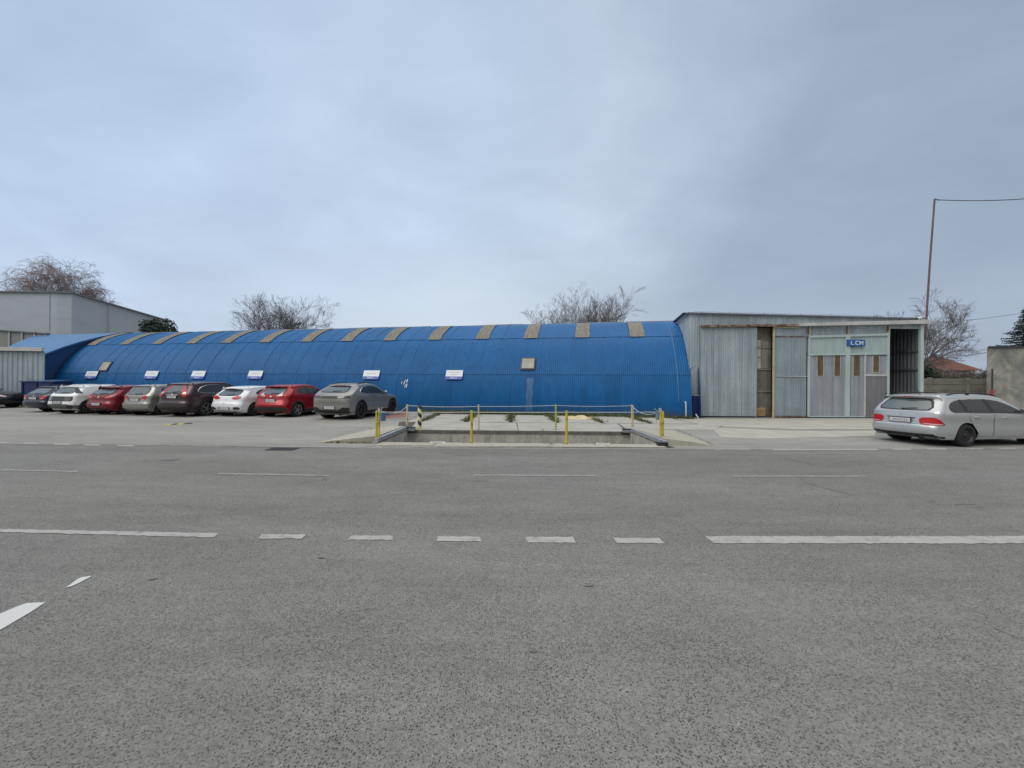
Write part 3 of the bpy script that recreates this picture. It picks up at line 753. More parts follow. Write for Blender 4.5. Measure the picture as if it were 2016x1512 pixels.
# pale foam marks
mb = MB()
for px, py, w_, h_ in ((791.5,754,.03,.10),(796.5,754,.04,.14),(799.5,749.5,.03,.07),(797.8,759.5,.03,.13),(801,759.5,.05,.14),(802.3,750,.05,.13)):
    s, ph = HS(px, py); n_ = 5; ring = []
    for j in range(10):
        a_ = 2*math.pi*j/10; ring.append(HP(s - w_*math.cos(a_)*.6 - .12*h_*math.sin(a_), ph + h_*math.sin(a_)/RR*.9, RR+.034))
    mb.add(ring, [tuple(range(10))])
part(mb, 'paint_scrape', M['signwhite'], hall)
# parking signs on the hall
def text_mesh(txt, size, mat, name, parent, bold=0.0, extrude=.002, align='CENTER'):
    cu = bpy.data.curves.new(name, 'FONT'); cu.body = txt; cu.size = size; cu.align_x = align; cu.align_y = 'CENTER'
    cu.extrude = extrude; cu.offset = bold; cu.resolution_u = 2
    to = bpy.data.objects.new(name, cu); COL.objects.link(to)
    dg = bpy.context.evaluated_depsgraph_get(); me_ = bpy.data.meshes.new_from_object(to.evaluated_get(dg))
    bpy.data.objects.remove(to); bpy.data.curves.remove(cu)
    me_.materials.clear(); me_.materials.append(mat)
    o_ = bpy.data.objects.new(name, me_); return link(o_, parent)
signs = [(182,'below the far square window',1),(300,'above the dark red hatchback',1),(392,'above the dark aubergine car',1),(504,'above the white hatchback',1),(732,'above the grey coupe backed car',1),(895,'with two lines of print, furthest right',2)]
for px, wh, nl in signs:
    s, ph = HS(px, 739); w_, h_ = (1.02 if nl == 1 else .98), .56
    c_ = HP(s, ph, RR+.075); up = (HP(s, ph+.01)-HP(s, ph-.01)).normalized(); al = -A; nrm = al.cross(up).normalized()
    so = empty('parking_sign', c_); tag(so, 'white and blue sign on the hall ' + wh, 'sign', 'reserved parking signs on the hall')
    so.rotation_euler = Matrix((al, up, nrm)).transposed().to_euler()
    mb = MB(); mb.box((0,.09,0),(w_,h_-.18,.02)); mb.build('panel', M['signwhite'], so)
    mb = MB(); mb.box((0,-h_/2+.09,.001),(w_,.178,.022)); mb.build('blue_bar', M['signbar'], so)
    for l in range(nl):
        mb = MB()
        y = .09 if nl == 1 else (.15,.03)[l]; ww = (.62 if nl == 1 else (.72,.36)[l]); x = -ww/2
        while x < ww/2:
            q = rnd.uniform(.04,.09); mb.box((x+q/2, y, .012), (q*.85,.05,.003)); x += q+.012
        mb.build('print', M['signgrey'], so)
    t_ = text_mesh('PRE S.I.A.', .11, M['signwhite'], 'lettering', so, .002); t_.location = (0,-h_/2+.09,.0135)
mb = MB(); s_, ph_ = HS(1044, 745)
vs = []
for j in range(9):
    t_ = j/8; wv = .17+.03*math.sin(j*2.1)
    for e in (-1,1): vs.append(HP(s_+e*wv, R(20.5)*(1-t_), RR+.016))
mb.add(vs, [(2*j,2*j+1,2*j+3,2*j+2) for j in range(8)])
part(mb, 'washed_streak', simple('washed_blue', (.022,.10,.24), .5, var=.35, sc=5, stretch=(3,3,.2)), hall)
# plants and grass at its foot
gr = MB(); rg = random.Random(2)
def tuft(x, y, h, n=7, m=0, sp=.06):
    for _ in range(n):
        a_ = rg.uniform(0,6.28); bx = x+rg.gauss(0,sp); by = y+rg.gauss(0,sp); hh = h*rg.uniform(.5,1.2); w_ = .013
        dx, dy = math.cos(a_)*hh*.5, math.sin(a_)*hh*.5; px_, py_ = -math.sin(a_)*w_, math.cos(a_)*w_
        gr.add([(bx-px_,by-py_,0),(bx+px_,by+py_,0),(bx+dx,by+dy,hh)], [(0,1,2)], m)
for _ in range(3200):
    X = rg.uniform(-5.0, 8.7); dens = 1 if X < 5.5 else .5
    if rg.random() > dens: continue
    tuft(X, yh(X)+.18-abs(rg.gauss(0,.28)), rg.uniform(.07,.20), 7, 1 if rg.random() < .12 else 0)
for c_ in cx[1:-1]:
    for _ in range(230): tuft(c_+rg.gauss(0,.10), rg.uniform(16.6, yh(c_)-.1), rg.uniform(.05,.14), 6, 1 if rg.random() < .15 else 0)
for _ in range(120): tuft(rg.uniform(-3.8,8.2), 16.18+rg.gauss(0,.04), rg.uniform(.01,.03), 4, 1, .03)
for _ in range(60): tuft(rg.uniform(-4.9,-3.7), 10.48+rg.gauss(0,.02), .05, 3, 1, .02)
for _ in range(20): tuft(rg.choice([-4.75,-4.6,1.05,2.2])+rg.gauss(0,.02), 13.5 if rg.random()<.5 else 10.5, .10, 2, 1, .01)
go = gr.build('grass', [M['grass'], M['straw']]); go['kind'] = 'stuff'; tag(go, 'low green grass growing in slab joints and along the foot of the hall', 'grass')
# dead bush
mb = MB(); c = G(1203, 818); rb_ = random.Random(9)
for _ in range(150):
    a_ = rb_.uniform(0,6.28); l = rb_.uniform(.2,.55); sp_ = rb_.uniform(.05,.5)
    p_ = Vector((c.x+rb_.gauss(0,.25), c.y+.1+rb_.gauss(0,.05), 0)); q_ = p_+Vector((math.cos(a_)*sp_*.5, math.sin(a_)*sp_*.15, l))
    mb.bar(p_, q_, .007, .007)
    for _ in range(2):
        t_ = p_.lerp(q_, rb_.uniform(.3,.9)); mb.bar(t_, t_+Vector((rb_.gauss(0,.1), rb_.gauss(0,.04), rb_.uniform(.03,.14))), .005, .005)
solo(mb, 'dead_weed', M['drygrass'], (c.x,c.y,0), 'dry reddish brown weed growing against the foot of the blue hall', 'weed')

# ================================================================ wing left of the hall
def LP(m_, d_, z): q = O + A*(SEND+m_) + B*d_; return Vector((q.x, q.y, z))
wg = root('blue_wing', LP(5, 0, 0), 'blue side wing with sloping roof joined to the far end of the barrel hall', 'building')
prof = [(-.30,3.42),(.6,3.95),(1.7,4.50),(2.9,5.0),(4.2,5.40),(5.6,5.62),(7,5.5),(9,4.9),(11,3.8)]
mb = MB(); vs = []
for m_ in (0.0, 1.0):
    for d_, z in prof: vs.append(LP(4.8+min(5.6, max(0, d_)*.95) if m_ else -.12, d_, z+.03))
n = len(prof); mb.add(vs, [(i, i+1, n+i+1, n+i) for i in range(n-1)])
mb.add([v-Vector((0,0,.09)) for v in vs], [(i, n+i, n+i+1, i+1) for i in range(n-1)])
mb.add([vs[i] for i in range(n)]+[vs[i]-Vector((0,0,.12)) for i in range(n)], [(i, n+i, n+i+1, i+1) for i in range(n-1)])
mb.add([vs[0], vs[n], vs[n]-Vector((0,0,.12)), vs[0]-Vector((0,0,.12))], [(0,1,2,3)])
part(mb, 'roof', M['roofblue'], wg, True, 30)
mb = MB(); pts = [LP(.02,d_,z) for d_,z in prof]
mb.add(pts+[LP(.02,prof[-1][0],0), LP(.02,prof[0][0]+.05,0)], [tuple(range(n+2))])
mb.add([LP(.02,-.25,0),LP(4.7,-.25,0),LP(4.7,-.25,3.4),LP(.02,-.25,3.4)], [(3,2,1,0)])
part(mb, 'wall', M['navyshade'], wg)
mb = MB(); mb.bar(LP(-.1,-.36,3.36), LP(1.4,-.36,3.36), .14, .08); part(mb, 'gutter', M['white_trim'], wg)
mb = MB(); q_ = [LP(.35,-.29,0),LP(3,-.29,0),LP(3,-.29,3.2),LP(.35,-.29,3.2)]; mb.add(q_, [(3,2,1,0)]); part(mb, 'dark_wall_sheet', simple('near_black_sheet',(.004,.008,.03),.8), wg)  # near-black sheet set just in front of the wing wall

# corrugated wall builder ------------------------------------------------
def corr(mb, P, D, Nn, a0, a1, zb, zt, pitch=.14, amp=.022, off=0.0, m=0, trap=True):
    """P origin, D along, Nn outward; zb/zt numbers or (left,right)"""
    zb = zb if isinstance(zb, tuple) else (zb, zb); zt = zt if isinstance(zt, tuple) else (zt, zt)
    cols = []; a = a0; 
    sh = [(0,0),(.38,0),(.5,1),(.88,1),(1,0)] if trap else [(0,0),(.17,.25),(.33,.75),(.5,1),(.67,.75),(.83,.25),(1,0)]
    while a < a1-1e-6:
        for f_, h in sh[:-1]:
            x = a+f_*pitch
            if x <= a1: cols.append((x, h))
        a += pitch
    cols.append((a1, 0))
    vs = []
    for x, h in cols:
        t = (x-a0)/(a1-a0); q = P + D*x + Nn*(off+amp*h)
        vs.append((q.x, q.y, zb[0]+(zb[1]-zb[0])*t)); vs.append((q.x, q.y, zt[0]+(zt[1]-zt[0])*t))
    mb.add(vs, [(2*i, 2*i+2, 2*i+3, 2*i+1) for i in range(len(cols)-1)], m)

# ================================================================ grey workshop at the right
W0 = Vector((8.9, 19.9, 0)); be = .041; WD = Vector((math.cos(be), math.sin(be), 0)); WN = Vector((math.sin(be), -math.cos(be), 0))
def fa(px, py):
    d = ray(px, py); t = (W0-Vector((0,0,EYE))).dot(WN)/d.dot(WN); q = Vector((0,0,EYE))+d*t
    return (q-W0).dot(WD), q.z
def ax(px, y=757): return fa(px, y)[0]
def WP(a, z, off=0.0): q = W0+WD*a+WN*off; return Vector((q.x,q.y,z))
ws = root('workshop', WP(6,0,-3), 'grey corrugated metal workshop with sliding doors and mint green gate', 'workshop')
AE = ax(1812); ztL = fa(1357,617)[1]; ztR = fa(1815,628)[1]
def zt_at(a): return ztL+(ztR-ztL)*a/AE
def quadbox(mb, a0, a1, z0, z1, o0, o1, m=0, zz=None):
    """box in facade space; zz = (z0R, z1R) to slope"""
    r0, r1 = zz if zz else (z0, z1)
    v = [WP(a0,z0,o0),WP(a1,r0,o0),WP(a1,r1,o0),WP(a0,z1,o0),WP(a0,z0,o1),WP(a1,r0,o1),WP(a1,r1,o1),WP(a0,z1,o1)]
    mb.add(v, [(0,1,2,3),(7,6,5,4),(1,0,4,5),(2,1,5,6),(3,2,6,7),(0,3,7,4)][::1], m)
aD0, aD1 = ax(1376), ax(1487); aG1 = ax(1521); aP1 = ax(1589); aM1 = ax(1749)
zrail = fa(1470,641)[1]
wl = MB()
corr(wl, W0, WD, WN, 0, aD0, 0, (ztL, zt_at(aD0)), .135, .02)
corr(wl, W0, WD, WN, aD0, AE, zrail-.05, (zt_at(aD0), ztR), .135, .02)
zb_ = fa(1550,662)[1]
corr(wl, W0, WD, WN, aG1, aM1, zb_-.02, zrail-.05, .135, .02, -.03)
SB = Vector((.198,.98,0)).normalized(); SN = Vector((-.98,.198,0)).normalized()
corr(wl, W0, SB, SN, 0, 11, 0, ztL, .20, .02, trap=True)
part(wl, 'wall', M['galv'], ws)
# right hand side wall, ribbed inside with rails
rw = MB(); RE = W0+WD*(AE+.05)
corr(rw, RE, SB, SN, .12, 10.5, 0, ztR-.1, .26, .06)
for z in (1.0, 2.55, 3.5): rw.bar(RE+SB*.1+SN*.09+Vector((0,0,z)), RE+SB*10+SN*.09+Vector((0,0,z)), .05, .09)
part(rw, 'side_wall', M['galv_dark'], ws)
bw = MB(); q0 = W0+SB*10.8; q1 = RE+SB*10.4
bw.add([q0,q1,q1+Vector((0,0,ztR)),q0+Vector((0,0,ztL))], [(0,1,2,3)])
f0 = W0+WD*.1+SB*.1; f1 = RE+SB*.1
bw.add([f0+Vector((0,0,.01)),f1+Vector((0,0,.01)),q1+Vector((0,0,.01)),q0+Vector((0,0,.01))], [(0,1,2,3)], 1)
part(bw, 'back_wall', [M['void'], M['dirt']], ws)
rf = MB()
def roofrow(d_, dz):
    return [W0 - WD*.12 + SB*d_ - Vector((0,.06 if d_ <= 0 else 0,0)) + Vector((0,0,ztL+dz)), RE + WD*.10 + SB*d_ - Vector((0,.06 if d_ <= 0 else 0,0)) + Vector((0,0,ztR+dz))]
r_ = [roofrow(-.06,.02), roofrow(1.0,.22), roofrow(6,.15), roofrow(11,-.2)]
vs = [v for row in r_ for v in row]; rf.add(vs, [(2*i,2*i+1,2*i+3,2*i+2) for i in range(3)]); rf.add([v-Vector((0,0,.06)) for v in vs], [(2*i,2*i+2,2*i+3,2*i+1) for i in range(3)])
rf.bar(r_[0][0]-Vector((0,.01,.02)), r_[0][1]-Vector((0,.01,.02)), .03, .07, 1)
rf.bar(r_[0][0]-Vector((.01,0,.02)), r_[3][0]-Vector((.01,0,.02)), .03, .07, 1)
part(rf, 'roof', [M['galv'], M['roofedge']], ws)
for px in (1392,1449,1520,1595,1658):
    a_ = ax(px); mb = MB(); p_ = W0+WD*a_+SB*1.0+Vector((0,0,zt_at(a_)+.18)); mb.tube([p_, p_+Vector((0,0,.14))], .008, 5); part(mb, 'roof_pin', M['darkmetal'], ws)
mb = MB(); pl = []
for i in range(41):
    a_ = ax(1375)+(AE-ax(1375)-1.2)*i/40; pl.append(W0+WD*a_+SB*1.0+Vector((0,0,zt_at(a_)+.30-.03*math.sin(i*.78)**2)))
mb.tube(pl, .006, 5); part(mb, 'roof_wire', M['darkmetal'], ws)
# rail (rusty) and white cover
mb = MB(); a_l, a_m, a_r = ax(1377), ax(1566), ax(1821)
z_l = fa(1377,643)[1]; z_m = fa(1566,641)[1]
pts = [(a_l, z_l)] + [(a_l+(a_m-a_l)*i/8, z_l+(z_m-z_l)*i/8+rnd.uniform(-.012,.012)) for i in range(1,8)] + [(a_m, z_m)]
for (x0,z0),(x1,z1) in zip(pts[:-1], pts[1:]): mb.bar(WP(x0,z0,.13), WP(x1,z1,.13), .14, .10)
part(mb, 'door_rail', M['rust'], ws)
mb = MB(); quadbox(mb, a_m, a_r, fa(1566,643)[1], fa(1566,637)[1]-.02, .06, .26, 0, (fa(1821,638.5)[1], fa(1821,630.5)[1]))
part(mb, 'rail_cover', M['white_trim'], ws)
mb = MB(); quadbox(mb, aG1, a_m, fa(1540,646)[1], fa(1540,644)[1], .05, .12); part(mb, 'pale_strip', M['cream'], ws)
# left sliding door
dz1 = fa(1430,644)[1]
mb = MB(); w_ = (aD1-aD0)/4
for i in range(4): corr(mb, W0, WD, WN, aD0+w_*i, aD0+w_*(i+1)-.004, .07, dz1+rnd.uniform(-.01,.0), .118, .022, .05+.006*(i%2))
mb.bar(WP(aD1-.02,.05,.07), WP(aD1-.02,dz1,.07), .05, .04); mb.bar(WP(aD0,.05,.07), WP(aD0,dz1,.07), .03, .04, 0)
for i in range(9): mb.box(WP(aD0+.25+rnd.random()*(aD1-aD0-.4), .31+rnd.uniform(-.02,.02), .075), (.06,.012,.05), m=2)
for px,py in ((1388,685),(1435,686)): mb.box(WP(ax(px), fa(px,py)[1], .08), (.035,.012,.13), m=2)
part(mb, 'sliding_door', [M['galv'], M['rust'], M['white_trim']], ws)
# open gap with a glazed inner leaf
gl = MB(); gz = dz1+.02
quadbox(gl, aD1-.1, aG1+.1, .02, gz, -.30, -.26)
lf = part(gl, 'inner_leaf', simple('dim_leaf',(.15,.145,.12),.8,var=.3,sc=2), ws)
gp = MB()
for (x0,x1,y0,y1) in ((1489,1504,668,682),(1489,1504,684,702),(1489,1504,704,725),(1506,1519,670,724)):
    a0_, z1_ = fa(x0,y0); a1_, z0_ = fa(x1,y1); quadbox(gp, a0_-.0, a1_, z0_, z1_, -.255, -.25, 0 if x0 < 1500 else 1)
part(gp, 'dusty_pane', [simple('dusty_daylit_glass',(.48,.44,.36),.6,var=.3,sc=2), simple('dim_glass',(.22,.215,.18),.5,var=.4,sc=2)], ws)  # dusty panes, their pale colour also stands in for daylight behind them
gb = MB()
for y in (683,727,771): gb.bar(WP(aD1-.05, fa(1500,y)[1], -.22), WP(aG1+.05, fa(1500,y)[1], -.22), .04, .035)
for px in (1496,1504,1513): gb.bar(WP(ax(px), .1, -.24), WP(ax(px), gz, -.24), .02, .018)
part(gb, 'leaf_bar', simple('pale_bar',(.24,.25,.235),.6), ws)
ft = MB(); quadbox(ft, aD1-.05, aG1+.05, 0, .06, -.5, .02); part(ft, 'threshold', M['darkmetal'], ws)
c_ = WP(ax(1498), .08, -.10); mb = MB(); mb.box(c_+Vector((0,0,.21)), (.46,.24,.42)); mb.box(c_+Vector((0,-.122,.36)), (.46,.004,.05), m=1)
mb.box(c_+Vector((.07,-.0,.426)), (.3,.22,.012))
solo(mb, 'cardboard_box', [M['card'], simple('card_tape',(.35,.25,.13),.5)], c_, 'brown cardboard box standing in the gap of the sliding doors', 'box')
# middle door
mb = MB(); d0 = fa(1550,663)[1]; dm = fa(1555,741)[1]
aq = aG1+.03
corr(mb, W0, WD, WN, aq, aP1-.05, .10, dm-.03, .118, .018, .0); corr(mb, W0, WD, WN, aq, aP1-.05, dm+.02, d0, .118, .018, .0)
mb.bar(WP(aq,dm,.02), WP(aP1-.05,dm,.02), .05, .035, 1); mb.bar(WP(aq,d0+.01,.02), WP(aP1-.04,d0+.03,.02), .05, .04, 2); mb.bar(WP(aq,.07,.02), WP(aP1-.05,.07,.02), .05, .05, 2)
part(mb, 'middle_door', [M['galv_door'], M['white_trim'], M['rust']], ws)
mb = MB(); mb.bar(WP(aG1,.0,.05), WP(aG1,dz1+.02,.05), .07, .07); part(mb, 'door_post', M['cream'], ws)
# mint gate
gt = MB(); g0, g1 = ax(1589.5), aM1; zh = fa(1670,661)[1]; zm = fa(1670,698)[1]; xm0, xm1 = ax(1663), ax(1671)
zhL = fa(1592,663)[1]; zhR = fa(1748,658.5)[1]; zmL = fa(1592,699)[1]; zmR = fa(1748,697)[1]
quadbox(gt, g0, g0+.09, 0.05, zhL+.1, -.02, .06); quadbox(gt, g1-.12, g1, .05, zhR+.1, -.02, .06)
quadbox(gt, xm0, xm1, .05, zh, -.0, .075)
quadbox(gt, g0, g1, zhL-.06, zhL+.05, .0, .07, 0, (zhR-.06, zhR+.06)); quadbox(gt, g0, g1, zmL-.03, zmL+.05, .0, .065, 0, (zmR-.03, zmR+.05))
quadbox(gt, g0, g1, .045, .09, .0, .06)
gate = part(gt, 'gate_frame', M['mint'], ws)
mb = MB(); quadbox(mb, g0, g1, zmL, zhL, -.03, .0, 0, (zmR, zhR))
for px in (1607,1624,1641,1657,1679,1696,1713,1730): a_ = ax(px); mb.bar(WP(a_, zm+.04, .012), WP(a_, zh-.03, .012), .035, .03)
part(mb, 'top_panel', M['mint_panel'], ws)
def leaf(a0_, a1_, ribs, nm, z1_):
    mb = MB(); quadbox(mb, a0_, a1_, .09, z1_, -.035, .0)
    for px in ribs: a_ = ax(px); mb.bar(WP(a_, .1, .010), WP(a_, z1_-.02, .010), .03, .03)
    return part(mb, nm, M['galv_lilac'], ws)
zl = zm-.03
leaf(g0+.09, xm0, (1605,1621,1637.5,1640,1655,1659), 'gate_leaf', zl); leaf(xm1, g1-.12, (1675,1692,1701), 'gate_leaf', zl)
for x0, x1, y1 in ((1608.5,1619.5,740),(1642,1653,740),(1679.5,1691.5,740),(1718.5,1729.5,732.5)):
    a0_, a1_ = ax(x0), ax(x1); z0_ = fa(x0,y1)[1]
    mb = MB(); quadbox(mb, a0_-.03, a1_+.03, z0_-.03, zl, .0, .018); wo = part(mb, 'gate_window', M['white_trim'], ws)
    mb = MB(); quadbox(mb, a0_, a1_, z0_, zl-.01, .012, .024); mb.build('pane', M['brownglass'], wo)
# wicket door
mb = MB(); a0_, a1_ = ax(1702.5), ax(1745); zd = fa(1725,739)[1]
quadbox(mb, a0_, a1_, .12, zd-.04, .012, .04)
for px in (1706,1712,1724,1734,1741): a_ = ax(px); mb.bar(WP(a_, .13, .05), WP(a_, zd-.06, .05), .025, .022)
dr_ = part(mb, 'wicket_door', simple('lilac_door_sheet',(.20,.20,.215),.5,.1,var=.15,sc=3,stretch=(1,1,.3)), ws)
mb = MB(); quadbox(mb, a0_-.05, a1_+.02, zd-.04, zd+.05, .01, .07); quadbox(mb, a0_-.06, a0_, .1, zl, .01, .06); quadbox(mb, a0_-.02, a1_, .09, .12, .02, .09, 1)
part(mb, 'wicket_frame', [M['white_trim'], M['rust']], ws)
mb = MB(); a_ = ax(1741.5); mb.tube([WP(a_,1.05,.05),WP(a_,1.06,.11),WP(a_,1.35,.11),WP(a_,1.36,.05)], .012, 6); mb.build('handle', M['darkmetal'], dr_)
for px in (1592,1668,1748):                                    # short hangers between rail and gate
    mb = MB(); a_ = ax(px); mb.bar(WP(a_, zh+.02, .05), WP(a_, fa(px,642)[1], .05), .05, .04); mb.bar(WP(a_-.07, zh+.02, .03), WP(a_-.07, fa(px,642)[1], .03), .035, .03, 1); part(mb, 'hanger', [M['cream'], M['rust']], ws)
# end post
mb = MB(); mb.bar(WP(AE-.0,0,.02), WP(AE-.0,ztR-.25,.02), .17, .12); part(mb, 'end_post', M['mint'], ws)
# LCM sign
sa, sz = fa(1681.5, 675.5); c_ = WP(sa, sz, .10)
so = empty('company_sign', c_); tag(so, 'blue sign with white letters LCM on the mint gate', 'sign')
so.rotation_euler = Matrix((WD, Vector((0,0,1)), WN)).transposed().to_euler()
sw_, sh_ = ax(1699)-ax(1664), .33
mb = MB(); mb.box((0,0,0),(sw_,sh_,.05)); mb.build('panel', M['signblue'], so)
mb = MB(); mb.box((-.16,-.175,-.02),(.25,.05,.03)); mb.build('bracket', M['signblue'], so)
mb = MB(); sw = .042
def st(x0,y0,x1,y1,w=sw): mb.bar((x0,y0,.03),(x1,y1,.03), w, .012)
st(-.27,-.10,-.27,.10); st(-.291,-.083,-.13,-.083)
st(-.005,.083,.11,.083); st(-.005,-.083,.11,-.083); st(-.035,-.06,-.035,.06); st(-.035,.06,.0,.088); st(-.035,-.06,.0,-.088)
st(.18,-.10,.18,.10); st(.34,-.10,.34,.10); st(.185,.09,.26,-.03,.036); st(.335,.09,.26,-.03,.036)
mb.build('lettering', M['signwhite'], so)
# security camera
p_ = WP(ax(1803), fa(1803,627)[1], .16); rt = root('security_camera', p_, 'white security camera under the right end of the workshop roof', 'camera')
mb = MB(); mb.tube([p_+Vector((.13,0,.02)), p_+Vector((.10,0,.02)), p_+Vector((-.10,-.03,-.03)), p_+Vector((-.14,-.04,-.04))], [.03,.055,.06,.05], 12); part(mb, 'housing', M['white'], rt, True)
mb = MB(); mb.tube([p_+Vector((-.14,-.04,-.04)), p_+Vector((-.155,-.045,-.044))], .04, 10); part(mb, 'lens', M['black'], rt); mb = MB(); mb.bar(p_+Vector((.05,0,.0)), p_+Vector((.05,.16,.0)), .03,.03); part(mb, 'bracket', M['black'], rt)
# mast
Ym = 20.9
b0_ = AT(1817,704,Ym); k1 = AT(1822,655,Ym); tp = AT(1840,392,Ym)
ms = root('mast', (b0_.x, b0_.y, b0_.z), 'tall thin leaning brown mast clamped to the right end of the workshop', 'mast')
mb = MB(); mb.tube([k1-Vector((0.02,0,.35)), k1, k1.lerp(tp,.5)+Vector((-.02,0,0)), tp], [.055,.05,.045,.04], 10); part(mb, 'pole', simple('brown_mast_paint',(.13,.085,.088),.7,var=.2,sc=3), ms, True)
mb = MB(); mb.tube([b0_, k1+Vector((.05,0,0))], .055, 10); part(mb, 'pole_foot', M['galv_lilac'], ms, True)
for t in (.15,.75): mb = MB(); q_ = b0_.lerp(k1,t); mb.box(q_, (.2,.14,.05)); mb.bar(q_, q_+Vector((-.35,-.1,0)), .04,.04); part(mb, 'clamp', M['darkmetal'], ms)
def wire(a, b, sag, label, r=.012, n=30, mat='black'):
    pts = [a.lerp(b, i/n) - Vector((0,0,sag*4*(i/n)*(1-i/n))) for i in range(n+1)]
    mb = MB(); mb.tube(pts, r, 5); return solo(mb, 'cable', M[mat], a, label, 'cable', None, True)
M['cabledark'] = simple('dark_violet_cable',(.055,.045,.065),.6)
wire(tp+Vector((0,0,-.03)), AT(2060,387.5,Ym), .12, 'thick dark cable running right from the top of the leaning mast', .022, mat='cabledark')
wire(tp+Vector((0,0,.05)), AT(1862,394,Ym), .04, 'thin loose loop of wire at the top of the leaning mast', .007, 12)
wire(tp+Vector((0,0,-.16)), AT(1864,394.3,Ym), -.05, 'lower loose loop of wire at the top of the leaning mast', .007, 12)
wire(AT(1880,633,30), AT(2060,607,30), .1, 'thin distant cable crossing the sky right of the bare tree', .012)
wire(AT(1815,706,34), AT(2016,682,34), .15, 'thin distant cable above the red roof, upper one', .011)
wire(AT(1815,711,36), AT(1970,689,36), .1, 'thin distant cable above the red roof, lower one', .011)

# ================================================================ things behind, right
wr = root('grey_wall_block', (25.5, 20.6, 0), 'tall patchy grey plastered outbuilding wall at the right edge', 'wall')
c_ = AT(1943, 684, 20.6)
mb = MB(); mb.prism([(c_.x,20.6),(c_.x+9,20.6),(c_.x+12,23.6),(c_.x+3.8,23.6)], 0, c_.z); part(mb, 'wall', M['wallgrey'], wr)
mb = MB(); mb.prism([(c_.x-.06,20.5),(c_.x+9,20.5),(c_.x+12,23.65),(c_.x+3.8,23.65)], c_.z+.002, c_.z+.06); part(mb, 'coping', M['darkmetal'], wr)
mb = MB(); q_ = AT(1951,770,20.4); mb.tube([(q_.x,20.35,0),(q_.x,20.35,AT(1951,726,20.35).z)], .035, 8); part(mb, 'pipe', M['darkmetal'], wr, True)
mb = MB(); mb.tube([(q_.x,20.35,.75),(q_.x,20.35,AT(1951,767,20.35).z)], .07, 8); part(mb, 'red_sleeve', simple('red_paint',(.30,.05,.05),.6), wr, True)
YF = 25.0; fx0 = AT(1818,745,YF).x-2; fx1 = AT(1946,745,YF).x+.6
fr_ = root('panel_fence', ((fx0+fx1)/2, YF, 0), 'low fence of grey brown concrete planks between posts', 'fence')
zt_ = AT(1880,744.5,YF).z
for i in range(5):
    mb = MB(); mb.box(((fx0+fx1)/2, YF, zt_-.21-i*.40), (fx1-fx0, .05, .375)); part(mb, 'plank_row', M['fence'], fr_)
for px in (1829,1905,1945):
    mb = MB(); x_ = AT(px,745,YF).x; mb.box((x_, YF-.04, zt_/2+.01), (.15,.16,zt_+.04)); part(mb, 'post', M['fence'], fr_)
YH = 60.0; hc = AT(1896,700,YH).x
hs = root('red_roofed_house', (hc, YH+4, 0), 'distant house with an orange red hipped roof beyond the fence', 'house')
ze = AT(1890,729,YH).z; zr = AT(1896,702,YH).z
mb = MB(); x0, x1 = AT(1853,729,YH).x, AT(1938,729,YH).x
mb.box(((x0+x1)/2, YH+4.2, ze/2), (x1-x0-1.2, 7, ze)); part(mb, 'wall', M['housewall'], hs)
mb = MB(); kx0 = AT(1888,696,YH).x+.3; kx1 = AT(1903,696,YH).x+.5
V = [(x0,YH,ze),(x1,YH,ze),(x1,YH+8.4,ze),(x0,YH+8.4,ze),(kx0,YH+4.2,zr+.3),(kx1,YH+4.2,zr+.3)]
m1 = [( (V[0][i]+V[4][i])/2 ) for i in range(3)]
mb.add(V, [(0,1,5,4),(1,2,5),(2,3,4,5),(3,0,4),(3,2,1,0)]); part(mb, 'roof', M['redtile'], hs)
mb = MB(); mb.box((kx0+.5,YH+4.2,zr+.42), (.35,.35,.5)); part(mb, 'chimney', M['redtile'], hs)

# ================================================================ things behind, left
YB = 45.0
cnr = AT(139,577,YB); zc = cnr.z
e1_ = AT(185,592,YB*1.10); k = YB*(750.4-577)/(749.6-632)
far = AT(332,633,YB*1.0)   # direction only
d_ = ray(332,633); tY = (zc-EYE)/d_.z; farp = Vector((d_.x*tY, tY, zc))
gb_ = root('factory_building', (cnr.x-15, YB+8, 0), 'large pale grey flat roofed factory building behind the left end', 'building')
mb = MB(); xl = -95.0
c1_ = AT(112,577,YB); c2_ = Vector((cnr.x-.1,YB,0)).lerp(Vector((farp.x,farp.y,0)),.06)
ol = [(xl,YB),(c1_.x,YB),(cnr.x-.15,YB+.25),(c2_.x,c2_.y),(farp.x,farp.y),(farp.x-40,farp.y+5),(xl,farp.y+5)]
mb.prism(ol, 0, zc); part(mb, 'wall', M['render_grey'], gb_)
mb = MB(); ol2 = [(xl-.2,YB-.2),(c1_.x+.1,YB-.2),(cnr.x+.05,YB+.05),(c2_.x+.25,c2_.y),(farp.x+.25,farp.y+.2),(farp.x-40,farp.y+5.2),(xl,farp.y+5.2)]
mb.prism(ol2, zc+.002, zc+.16); part(mb, 'roof', M['roofedge'], gb_)
for t in (.30,): 
    mb = MB(); q_ = Vector((cnr.x,YB,0)).lerp(Vector((farp.x,farp.y,0)), t); mb.tube([q_+Vector((.12,-.05,0)), q_+Vector((.12,-.05,zc-.1))], .05, 8); part(mb, 'downpipe', M['render_grey'], gb_)
mb = MB(); q_ = AT(98,600,YB); mb.box((q_.x, YB-.03, zc/2), (.05,.04,zc)); part(mb, 'wall_joint', M['render_grey'], gb_)
